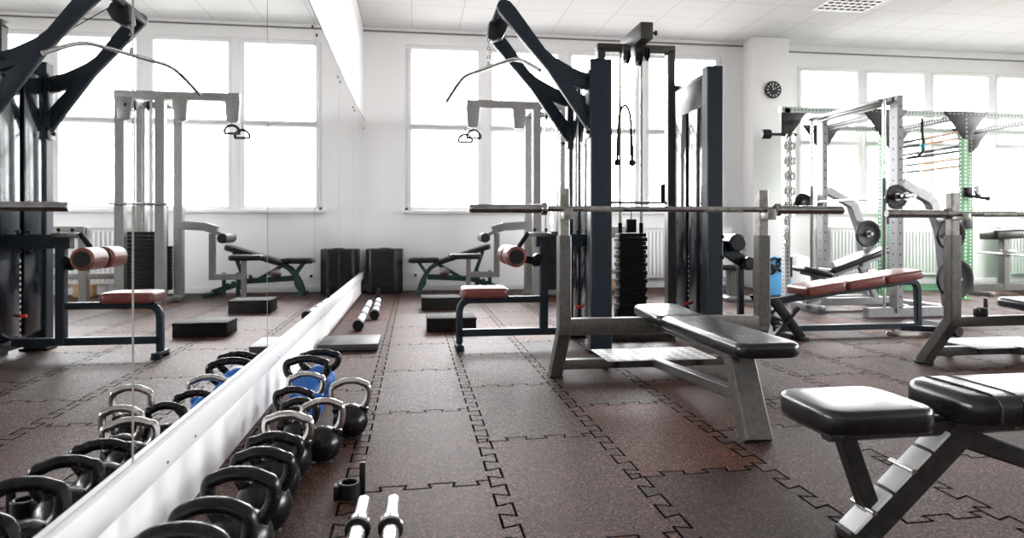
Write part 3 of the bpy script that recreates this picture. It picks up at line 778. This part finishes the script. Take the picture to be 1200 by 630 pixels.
# second dark tower with a leg arm
RXC = 3.045
rm = thing('seated_leg_machine', 'dark navy weight tower machine with padded arm, right of the cable column', 'gym machine', (RXC, 4.92, 0)); YA2 = 5.14
tower(rm, RXC, 4.55, 5.28, .13, 2.185)
br_ = MB(); br_.prism([(4.60,1.92),(4.64,1.885),(5.19,1.885),(5.23,1.92),(5.23,2.12),(4.60,2.12)], 'x', RXC-.055, RXC-.03, .004); br_.build('bridge_plate', M['navy'], rm)
br_ = MB(); br_.bb(RXC-.03,RXC+.03,4.6,5.23,2.08,2.16,.005); br_.build('top_rail', M['navy'], rm)
ar = MB(); ar.bar([(3.10,YA2,.84),(3.36,YA2,.79),(3.60,YA2,.63)],.05,.11,.01); ar.build('arm', M['navy'], rm)
MB().cyl((3.50,YA2-.12,.80),(3.50,YA2+.12,.80),.078,24,.014).build('roller_pad', M['vinyl'], rm)
MB().bb(3.48,3.52,YA2-.02,YA2+.02,.66,.80,.004).build('roller_bracket', M['dgrey'], rm)
MB().cyl((3.62,YA2-.1,.62),(3.62,YA2+.1,.62),.055,20,.012).build('roller_pad', M['vinyl'], rm)
MB().bar([(3.10,YA2,.09),(3.60,YA2,.09)],.06,.06).build('floor_rail', M['navy'], rm)
MB().bar([(3.58,YA2,.05),(3.58,YA2,.66)],.05,.05,.006,up=(0,1,0)).build('arm_post', M['navy'], rm)
MB().bb(3.52,3.64,YA2-.11,YA2+.12,0,.06,.006).build('floor_foot', M['navy'], rm)
for z in (.86,.70): knob(rm,(3.085,4.50,z),(1,0,0),.016)

# ------------------------------------------------------------------ grey multi station far left
gm = thing('multi_station', 'flare-lightened grey multi station with overhead beam near the left window', 'gym machine', (2.35, 8.2, 0))
YG = 8.1
for x, y in ((2.34,YG),(2.80,YG),(2.34,8.75),(2.80,8.75)):
    MB().bar([(x,y,0),(x,y,2.52)],.11,.11,.006,up=(0,1,0)).build('post', M['flaregrey'], gm)
MB().bb(1.41,2.86,YG-.06,YG+.06,2.50,2.60,.008).build('overhead_beam', M['flaregrey'], gm)
MB().bb(2.28,2.86,8.69,8.81,2.50,2.58,.008).build('rear_beam', M['flaregrey'], gm)
for x in (2.34,2.80): MB().bb(x-.05,x+.05,YG,8.75,2.50,2.58,.008).build('side_beam', M['flaregrey'], gm)
for x in (1.49,2.10,2.74): MB().prism([(x-.09,2.52),(x+.09,2.52),(x+.07,2.25),(x+.05,2.235),(x-.05,2.235),(x-.07,2.25)], 'y', YG-.075, YG+.0, .006).build('grip_plate', M['flaregrey'], gm)
for x in (2.34,2.80): MB().bb(x-.04,x+.04,YG-.1,8.9,0,.05,.006).build('base_rail', M['flaregrey'], gm)
MB().bb(2.2,2.95,8.40,8.46,.0,.06,.006).build('base_cross', M['flaregrey'], gm)
for x in (2.47,2.66):
    MB().cyl((x,YG+.05,.06),(x,YG+.05,2.5),.012,10).build('guide_rod', M['chrome'], gm)
    MB().cyl((x,8.70,.06),(x,8.70,2.5),.012,10).build('guide_rod', M['chrome'], gm)
stack(gm, 2.57, YG+.05, .12, 16, .30, .13, .048, False, M['rubber'])
stack(gm, 2.57, 8.70, .12, 12, .30, .13, .048, False, M['rubber'])
MB().cyl((2.57,YG+.05,.85),(2.57,YG+.05,2.45),.006,8).build('cable', M['steel'], gm)
MB().cyl((2.24,YG-.09,1.22),(2.90,YG-.09,1.22),.016,10).build('cross_rod', M['steel'], gm)
for x in (2.45,2.60,2.70): MB().lathe((x,YG-.02,2.42),(1,0,0),[(.02,0),(.06,.005),(.06,.03),(.02,.035)],18).build('pulley', M['rubber'], gm)
MB().bar([(3.30,8.3,0),(3.30,8.3,.93)],.10,.09,.006,up=(0,1,0)).build('low_post', M['flaregrey'], gm)
MB().prism([(3.26,.80),(3.70,.80),(3.62,.95),(3.26,.95)],'y',8.2,8.4,.006).build('pulley_housing', M['flaregrey'], gm)
MB().bb(2.84,3.75,8.26,8.34,.30,.37,.005).build('low_rail', M['flaregrey'], gm)
MB().bar([(3.70,8.3,0),(3.70,8.3,.34)],.07,.07,.006,up=(0,1,0)).build('low_post', M['flaregrey'], gm)
MB().bar([(3.62,8.27,.62),(3.86,8.27,.22)],.16,.03,.005,up=(0,1,0)).build('foot_board', M['silver'], gm)
YL = 8.53
MB().bar([(2.30,YL,.97),(1.95,YL,.95),(1.80,YL,.90)],.09,.11).build('seat_arm', M['flaregrey'], gm)
MB().bar([(1.86,YL,.86),(1.86,YL,.295),(1.44,YL,.295)],.075,.075).build('seat_bracket', M['flaregrey'], gm)
MB().bar([(1.47,YL,.0),(1.47,YL,.51)],.06,.06,.006,up=(0,1,0)).build('seat_post', M['flaregrey'], gm)
MB().pad((1.42,YL,.545),(.44,.30,.07),None,.02,.05).build('seat', M['vinyl'], gm)
MB().cyl((1.68,YL-.24,.80),(1.68,YL+.24,.80),.065,20,.012).build('roller_pad', M['vinyl'], gm)
MB().bar([(1.83,YL,.89),(1.68,YL,.80)],.05,.05).build('roller_arm', M['flaregrey'], gm)
def d_handle(x, y, z, label):
    t = thing('stirrup_handle', label, 'handle', (x,y,z), 'stirrup handles on the multi station')
    w = .085
    pts = [(x-w,y,z-.10),(x-w,y,z-.06),(x-w*.6,y,z-.015),(x,y,z),(x+w*.6,y,z-.015),(x+w,y,z-.06),(x+w,y,z-.10)]
    MB().tube(spline(pts,5),.017,8).build('frame', M['rubber'], t)
    MB().cyl((x-w-.01,y,z-.10),(x+w+.01,y,z-.10),.016,12,.003).build('grip', M['dgrey'], t)
    MB().cyl((x,y,z),(x,y,2.245 if z < 2.25 else z+.01),.005,8).build('strap', M['rubber'], t)
d_handle(1.50,YG-.04,2.20,'chrome stirrup handle hanging at the left end of the grey beam, nearer')
d_handle(1.40,8.16,2.16,'pale stirrup handle hanging lower behind the nearer one')

# green framed adjustable bench under the window
gb = thing('green_bench', 'dark green framed adjustable bench with black pads under the left window', 'bench', (1.3, 8.98, 0))
YB = 8.98
MB().pad((.88,YB,.475),(.42,.30,.075),None,.02,.05).build('seat_pad', M['vinyl'], gb)
MB().pad((1.44,YB,.555),(.80,.30,.075),RY(-.30),.02,.05).build('back_pad', M['vinyl'], gb)
MB().cyl((.68,YB-.17,.47),(.68,YB+.17,.47),.03,14,.006).build('front_roller', M['vinyl'], gb)
for y in (YB-.10, YB+.10):
    MB().bar(spline([(.80,y,.02),(.84,y,.16),(.95,y,.34),(1.06,y,.42)],5),.035,.05).build('front_leg', M['dkgreen'], gb)
    MB().bar([(.80,y,.44),(.90,y,.30),(.88,y,.14),(.80,y,.03)],.03,.04).build('brace', M['dkgreen'], gb)
MB().bar([(.92,YB,.235),(1.55,YB,.20),(2.0,YB,.05)],.07,.075).build('main_beam', M['dkgreen'], gb)
MB().bar([(1.06,YB,.42),(1.40,YB,.22)],.05,.05).build('diagonal', M['dkgreen'], gb)
MB().bar([(1.58,YB,.20),(1.72,YB,.60)],.05,.05,.006,up=(0,1,0)).build('back_support', M['dkgreen'], gb)
tq = MB()
for k in range(5): tq.box((1.50+.075*k,YB,.255-.028*k),(.04,.05,.06),.004,RY(.5))
tq.build('tooth_rack', M['dkgreen'], gb)
MB().bb(1.95,2.05,YB-.26,YB+.26,0,.06,.006).build('rear_foot', M['dkgreen'], gb)
MB().bb(.76,.84,YB-.22,YB+.22,0,.045,.006).build('front_foot', M['dkgreen'], gb)
for x in (1.62,1.80): MB().bar([(x,YB-.2,.02),(x,YB-.2,.33)],.045,.045,.004,up=(0,1,0)).bb(x-.02,x+.02,YB-.2,YB,.1,.14,.003).build('plate_post', M['dkgreen'], gb)
MB().lathe((1.16,YB-.035,.30),(0,-1,0),[(.07,0),(.075,.004),(.075,.012),(.06,.016),(0,.016)],20).build('badge', M['steel'], gb)

# ------------------------------------------------------------------ red ab bench
rb = thing('decline_bench', 'dark blue framed bench with long red brown pad, right of the middle bench', 'bench', (4.4, 4.85, 0))
YR = 4.85
ang = -math.atan2(.525-.375, 5.03-3.95)
for k in range(3):
    f_ = (k+.5)/3; x = 3.95+1.08*f_; z = .395+.14*f_
    MB().pad((x,YR,z),(.355,.34,.075),RY(ang),.02,.03).build('pad_section', M['redvinyl'], rb)
MB().bar(fillet([(3.62,YR,.29),(4.95,YR,.465),(5.09,YR,.46),(5.10,YR,.10),(5.10,YR,.06)],.09,6),.055,.055,.01).build('top_tube', M['navy'], rb)
MB().bar([(3.75,YR,.075),(5.10,YR,.075)],.05,.05).build('lower_tube', M['navy'], rb)
for y in (YR-.15,YR+.15):
    MB().prism([(3.60,.345),(3.70,.355),(3.95,.02),(3.86,.02)],'y',y-.012,y+.012,.003).build('side_plate', M['black'], rb)
    MB().bar([(3.66,y,.03),(3.88,y,.27)],.03,.04,.004,up=(0,1,0)).build('cross_plate', M['black'], rb)
MB().cyl((3.75,YR-.16,.17),(3.75,YR+.16,.17),.02,12).build('axle', M['rubber'], rb)
MB().bb(3.86,3.95,YR-.2,YR+.2,0,.03,.005).build('front_foot', M['rubber'], rb)
MB().bar([(4.92,YR,.06),(5.25,YR-.08,.05)],.05,.05).build('rear_stub', M['navy'], rb)
MB().cyl((5.27,YR-.26,.055),(5.27,YR+.14,.055),.05,20,.01).build('rear_roller', M['rubber'], rb)
MB().cyl((4.82,YR-.05,0),(4.82,YR-.05,.03),.055,18,.006).cyl((4.82,YR-.05,.03),(4.82,YR-.05,.06),.015,10).build('levelling_foot', M['steel'], rb)

# ------------------------------------------------------------------ silver smith rack with incline bench
sm_ = thing('smith_rack', 'tall silver rack with drilled uprights and bent rear braces', 'rack', (5.75, 6.4, 0))
SX = 5.73; YA, YBk = 5.77, 7.06
for y in (YA, YBk):
    MB().bar([(SX,y,0.05),(SX,y,2.31)],.07,.12,.004,up=(0,1,0),uvs=True).build('upright', M['perfsilver'], sm_)
    MB().bar([(SX-.35,y,.05),(SX+.70,y,.05)],.09,.10).build('floor_beam', M['silver'], sm_)
    MB().bar(fillet([(SX+.05,y,1.40),(SX+.40,y,1.22),(SX+.52,y,.90),(SX+.62,y,.08)],.05,4),.10,.10).build('rear_brace', M['silver'], sm_)
    MB().cyl((SX-.14,y,.06),(SX-.14,y,2.30),.016,12).build('guide_rod', M['brightsteel'], sm_)
    MB().cyl((SX-.14,y,.40),(SX-.14,y,1.45),.024,14).build('slide_sleeve', M['silver'], sm_)
    for zh, xh in ((.86,.53),(.40,.58)):
        MB().cyl((SX+xh,y-.20,zh),(SX+xh,y+.02,zh),.022,14,.004).build('plate_horn', M['chrome'], sm_)
MB().bb(SX-.05,SX+.05,YA,YBk,2.24,2.31,.006).build('top_beam', M['silver'], sm_)
MB().bb(SX-.20,SX-.10,YA,YBk,2.24,2.28,.006).build('guide_beam', M['silver'], sm_)
MB().bb(SX+.60,SX+.68,YA,YBk,.02,.10,.006).build('rear_beam', M['silver'], sm_)
def plate(x, y, z, r, label, th=.035):
    t = thing('weight_disc', label, 'weight plate', (x,y,z), 'black weight plates on the silver rack')
    MB().lathe((x,y-th/2,z),(0,1,0),[(.026,0),(.05,-.003),(.055,.004),(r*.72,.006),(r*.78,0),(r-.006,0),(r,.006),(r,th-.006),(r-.006,th),(r*.78,th),(.026,th),(.026,0)],32).build('disc', M['rubber'], t)
    MB().lathe((x,y-th/2-.004,z),(0,1,0),[(.025,0),(.04,0),(.04,.008),(.025,.008),(.025,0)],24).build('hub', M['silver'], t)
    return t
sbz = 1.245; sbx = SX-.14
bt = thing('smith_barbell', 'smith bar with chrome sleeve carried by the silver rack', 'barbell', (sbx, 6.4, sbz))
MB().cyl((sbx,5.35,sbz),(sbx,7.48,sbz),.0145,14).build('shaft', M['brightsteel'], bt)
for a, bq in ((5.33,5.62),(7.21,7.50)): MB().cyl((sbx,a,sbz),(sbx,bq,sbz),.025,18,.004).build('sleeve', M['chrome'], bt)
MB().cyl((sbx,5.44,sbz),(sbx,5.47,sbz),.045,18,.004).build('spring_collar', M['steel'], bt)
plate(sbx,5.585,sbz,.125,'small black plate on the near end of the silver rack bar')
plate(sbx,7.25,sbz,.125,'small black plate on the far end of the silver rack bar')
plate(SX+.53,YA-.12,.86,.165,'black plate on the upper horn of the near silver brace')
plate(SX+.58,YA-.12,.40,.21,'large black plate on the lower horn of the near silver brace')
plate(SX+.53,YBk-.12,.86,.165,'black plate on the horn of the far silver brace')
ib = thing('incline_bench', 'silver framed incline bench with black pads inside the silver rack', 'bench', (5.5, 6.4, 0))
YI = 6.4
MB().pad((5.18,YI,.44),(.36,.30,.06),RY(.22),.02,.04).build('seat_pad', M['vinyl'], ib)
MB().pad((5.70,YI,.57),(.78,.30,.065),RY(-.33),.02,.04).build('back_pad', M['vinyl'], ib)
MB().bar([(5.02,YI,.44),(5.35,YI,.375),(6.0,YI,.60)],.05,.05).build('pad_frame', M['silver'], ib)
MB().bar([(5.20,YI,.40),(5.32,YI,.08)],.07,.07,.006,up=(0,1,0)).build('front_post', M['silver'], ib)
MB().bar([(5.75,YI,.52),(5.98,YI,.10)],.06,.05,.006,up=(0,1,0)).build('rear_post', M['silver'], ib)
MB().bar([(5.08,YI,.10),(6.15,YI,.10)],.08,.08).build('base_beam', M['silver'], ib)
for x in (5.12,6.12): MB().bb(x-.05,x+.05,YI-.27,YI+.27,0,.08,.01).build('foot', M['silver'], ib)
MB().bar([(5.28,YI,.12),(5.05,YI-.12,.05)],.05,.05).build('front_stay', M['silver'], ib)

# ------------------------------------------------------------------ green rig
gr = thing('training_rig', 'green and dark perforated training rig in front of the right windows', 'rig', (6.8, 7.2, 0))
RYF, RYB, RZT = 7.20, 8.55, 2.46
for x in (5.38, 6.72, 7.89, 9.2, 10.5):
    for y in (RYF, RYB):
        if x < 6 and y == RYB: continue
        mm_ = M['perfwhite'] if x < 6 else M['perfgreen']
        MB().bar([(x,y,0),(x,y,RZT-.02)],.075,.075,0,up=(0,1,0),uvs=True).build('post', mm_, gr)
        MB().bb(x-.06,x+.06,y-.08,y+.08,0,.012,.002).build('foot_plate', M['green'], gr)
    if x > 6: MB().bar([(x,RYF,RZT-.06),(x,RYB,RZT-.06)],.07,.07,0,uvs=True).build('cross_beam', M['perfgrey'], gr)
for y in (RYF, RYB):
    MB().bar([(5.30 if y == RYF else 6.62,y,RZT-.04),(10.56,y,RZT-.04)],.075,.075,0,uvs=True).build('top_beam', M['perfbeam'], gr)
    for x in (6.72, 7.89, 9.2, 10.5):
        MB().prism([(x-.33,RZT),(x+.33,RZT),(x+.05,RZT-.36),(x-.05,RZT-.36)],'y',y-.05,y-.04,.002).build('gusset', M['dgrey'], gr)
        hs = MB()
        for k in range(6): hs.cyl((x,y-.0505,RZT-.05-k*.055),(x,y-.053,RZT-.05-k*.055),.012,10)
        for k in (-4,-3,-2,-1,1,2,3,4): hs.cyl((x+k*.06,y-.0505,RZT-.035),(x+k*.06,y-.053,RZT-.035),.012,10)
        hs.build('gusset_holes', M['silver'], gr)
MB().prism([(5.29,RZT-.08),(5.64,RZT-.08),(5.60,RZT-.13),(5.40,RZT-.38),(5.29,RZT-.38)],'y',RYF-.05,RYF-.04,.002).build('end_gusset', M['dgrey'], gr)
MB().cyl((5.08,RYF,2.11),(5.52,RYF,2.11),.018,12).build('storage_peg', M['dgrey'], gr)
MB().cyl((5.05,RYF,2.11),(5.17,RYF,2.11),.06,16,.01).build('peg_cap', M['rubber'], gr)
for k, z in enumerate((2.20,2.12,2.01,1.95,1.85,1.75)):
    p = MB(); p.cyl((7.89,RYF+.03,z),(7.89,RYF+.75,z),.02,10); p.slot(1).cyl((7.89,RYF+.75,z),(7.89,RYB-.03,z),.02,10)
    p.build('rung', [M['tan'] if k in (0,1,4,5) else M['rubber'], M['rubber']], gr)
for z, s_ in ((1.40,1),(.98,0)):
    j = MB(); j.bb(7.83,7.95,RYF-.09,RYF-.03,z-.06,z+.06,.006); j.build('hook_block', M['rubber'], gr)
    if s_: MB().lathe((7.97,RYF-.14,z+.02),(0,-1,0),[(.03,0),(.07,.004),(.07,.05),(.03,.055)],20).build('hook_roller', M['steel'], gr); MB().cyl((7.88,RYF-.1,z-.05),(8.12,RYF-.16,z-.09),.025,12,.005).build('hook_arm', M['dgrey'], gr)
MB().bb(6.68,6.76,RYF-.09,RYF-.03,.98,1.12,.006).build('hook_block', M['rubber'], gr)
# chains hung over the left end of the rig
def chain(x, y, z0, z1, label, r=.043, step_=.094):
    c_ = MB(); n = int((z0-z1)/step_)
    for k in range(n):
        c_.torus((x,y,z0-k*step_), r*.62,.0095, Matrix.Rotation((PI/2 if k%2 else 0)+.5,3,'Z') @ Matrix.Rotation(PI/2,3,'X') @ Matrix.Rotation(PI/2,3,'Z'), 1.75, 14, 6)
    return tag(c_.build('chain', M['steel']), label, 'chain', 'chains on the rig')
chain(5.345, RYF-.07, 2.05, .60, 'longer steel chain hanging at the left end of the rig')
chain(5.43, RYF-.07, 2.05, .95, 'shorter steel chain hanging beside the longer chain')
eb = MB()
eb.tube(spline([(7.30,RYF+.02,2.36),(7.29,RYF,2.15),(7.31,RYF,2.0),(7.24,RYF-.01,1.88),(7.08,RYF,1.84)],6),.018,8)
eo = tag(eb.build('exercise_band', M['rubber']), 'black exercise band hanging from the rig beam', 'band')
MB().cyl((7.295,RYF,2.03),(7.30,RYF,1.96),.028,12,.005).build('grip', M['teal'], eo, 'teal grip')

# second set of things to the right and at the back
pb = thing('preacher_bench', 'grey bench with high curved pad on a single post at the right edge', 'bench', (8.9, 7.6, 0))
MB().pad((9.05,7.6,.85),(.72,.30,.13),RY(-.04),.05,.05).build('top_pad', M['dgrey'], pb)
MB().bar([(8.97,7.6,.08),(8.97,7.6,.80)],.10,.10,.006,up=(0,1,0)).build('post', M['grey'], pb)
MB().bar([(8.45,7.6,.10),(9.45,7.6,.10)],.09,.10).build('base_beam', M['grey'], pb)
for x in (8.5,9.4): MB().bb(x-.05,x+.05,7.3,7.9,0,.06,.006).build('foot', M['grey'], pb)
MB().cyl((8.45,7.5,.60),(9.35,7.5,.54),.018,12).build('adjusting_rod', M['brightsteel'], pb)
MB().bb(8.85,9.05,7.47,7.55,.57,.63,.005).build('clamp', M['silver'], pb)
ub = thing('utility_bench', 'small grey post bench with dark flat pad behind the dark leg machine', 'bench', (4.75, 7.5, 0))
MB().pad((4.72,7.5,.43),(.62,.30,.07),None,.02,.05).build('pad', M['vinyl'], ub)
MB().bar([(4.80,7.5,.04),(4.80,7.5,.40)],.13,.10,.006,up=(0,1,0)).build('post', M['grey'], ub)
MB().bb(4.62,5.0,7.30,7.70,0,.06,.02).build('foot', M['silver'], ub)
bx = thing('plyo_box', 'light blue and white storage box with red edges in front of the pillar', 'box', (5.85, 8.15, 0))
MB().bb(5.60,5.93,7.95,8.35,.0,.52,.006).build('blue_panel', M['lightblue'], bx)
MB().prism([(5.94,0),(6.27,0),(6.27,.44),(6.20,.53),(6.05,.56),(5.94,.53)],'y',7.97,8.35,.01).build('white_side', M['white'], bx)
MB().bb(5.565,5.60,7.95,8.35,0,.50,.004).build('edge_board', M['redvinyl'], bx)
MB().bb(5.91,5.945,7.94,7.96,.25,.53,.003).build('edge_stripe', M['rubber'], bx)
sr = MB()
sr.torus((5.67,7.93,.44),.075,.018,Matrix.Rotation(PI/2,3,'X') @ Matrix.Rotation(.3,3,'Y'),1.2,20,8)
sr.torus((5.78,7.925,.42),.085,.016,Matrix.Rotation(PI/2,3,'X') @ Matrix.Rotation(-.4,3,'Y'),.9,20,8)
sr.torus((5.62,7.93,.36),.06,.018,Matrix.Rotation(PI/2,3,'X'),1,20,8)
tag(sr.build('lifting_straps', M['rubber']), 'bundle of black straps draped on the front of the blue box', 'straps')
wb = thing('wooden_box', 'small plywood box on the floor under the left radiator', 'box', (3.7, 9.17, 0))
MB().bb(3.58,3.83,9.10,9.24,0,.15,.005).build('body', M['plywood'], wb); MB().bb(3.57,3.84,9.09,9.25,.14,.158,.004).build('lid', M['plywood'], wb)
tag(MB().lathe((10.0,9.36,1.196),(0,0,1),[(.04,0),(.05,.01),(.045,.09),(.02,.12),(.02,.15),(0,.15)],16).build('orange_bottle', M['orange']), 'small orange bottle on the right window sill', 'bottle')

# ------------------------------------------------------------------ final placement in depth
bpy.context.view_layer.update()
def shift_of(x, y): return .0803*y + .0246*(x-.73)
WALLED = {'radiator', 'wall_clock', 'wall_outlet', 'speaker', 'orange_bottle', 'wooden_box', 'turf_strip', 'green_bench'}
OWNER = {'lat_bar':'lat_pulldown_machine', 'triceps_rope':'cable_column', 'stirrup_handle':'multi_station', 'weight_disc':'smith_rack', 'smith_barbell':'smith_rack',
         'incline_bench':'smith_rack', 'chain':'training_rig', 'exercise_band':'training_rig', 'lifting_straps':'plyo_box', 'olympic_barbell':'bench_press', 'bar_collar.001':'bench_press'}
tops = [o for o in COL.objects if o.parent is None and 'category' in o.keys()]
base = {}
for o in tops:
    if o.type == 'EMPTY': base[o.name] = (o.location.x, o.location.y)
    else:
        bb_ = [o.matrix_world @ Vector(c) for c in o.bound_box]; base[o.name] = (sum(v.x for v in bb_)/8, sum(v.y for v in bb_)/8)
for o in tops:
    kind = o.name.split('.')[0]
    if kind == 'mirror_panel': continue
    own = OWNER.get(o.name) or OWNER.get(kind)
    if kind in WALLED: dy = YF-9.43
    elif kind in ('olympic_barbell', 'bench_press') or o.name == 'bar_collar.001': dy = .28 + .0246*(base[o.name][0]-.73)
    elif own: dy = shift_of(*base[own])
    else: dy = shift_of(*base[o.name])
    o.location.y += dy
    if kind == 'adjustable_bench': o.location.x += .025

# ------------------------------------------------------------------ light
w = bpy.data.worlds.new('sky'); sc.world = w; w.use_nodes = True
_n = w.node_tree; _tc = _n.nodes.new('ShaderNodeTexCoord'); _sp = _n.nodes.new('ShaderNodeSeparateXYZ'); _rp = _n.nodes.new('ShaderNodeValToRGB')
_n.links.new(_tc.outputs['Generated'], _sp.inputs[0])
_mr = _n.nodes.new('ShaderNodeMapRange'); _mr.inputs['From Min'].default_value = -1; _n.links.new(_sp.outputs['Z'], _mr.inputs['Value'])
_n.links.new(_mr.outputs['Result'], _rp.inputs['Fac'])
_e = _rp.color_ramp.elements                    # paler ground below the horizon, bright overcast sky above
_e[0].position = .46; _e[0].color = (.19,.185,.18,1); _e[1].position = .52; _e[1].color = (.98,.985,1.0,1)
_n.links.new(_rp.outputs['Color'], _n.nodes['Background'].inputs['Color'])
w.node_tree.nodes['Background'].inputs['Strength'].default_value = 37.0
def portal(name, loc, rot, sx, sy):
    l = bpy.data.lights.new(name, 'AREA'); l.shape = 'RECTANGLE'; l.size = sx; l.size_y = sy; l.cycles.is_portal = True
    o = bpy.data.objects.new(name, l); COL.objects.link(o); o.location = loc; o.rotation_euler = rot
portal('window_portal', ((W1[0]+W1[1])/2, YF+.28, 2.43), (-PI/2,0,0), W1[1]-W1[0], 2.48)
portal('window_portal', ((W2[0]+W2[1])/2, YF+.28, 2.375), (-PI/2,0,0), W2[1]-W2[0], 2.37)
portal('window_portal', (X1+.28, 2.85, 2.25), (0,PI/2,0), 2.5, 10.7)

# ------------------------------------------------------------------ camera
cam = bpy.data.cameras.new('camera'); co = bpy.data.objects.new('camera', cam); COL.objects.link(co)
co.location = (.73, 0, .92); co.rotation_euler = (PI/2, 0, -math.atan(115/790))
cam.sensor_width = 36; cam.lens = 790/1200*36; cam.shift_y = -47/1200; cam.clip_start = .02
cam.dof.use_dof = True; cam.dof.focus_distance = 3.3; cam.dof.aperture_fstop = 3.2
sc.camera = co

sc.view_settings.view_transform = 'Standard'; sc.view_settings.look = 'None'; sc.view_settings.gamma = 1
sc.view_settings.use_curve_mapping = False; sc.view_settings.exposure = 0.0
cy = sc.cycles
cy.use_denoising = True; cy.max_bounces = 10; cy.diffuse_bounces = 5; cy.glossy_bounces = 6; cy.transparent_max_bounces = 12
cy.caustics_reflective = True; cy.caustics_refractive = False; cy.sample_clamp_indirect = 8
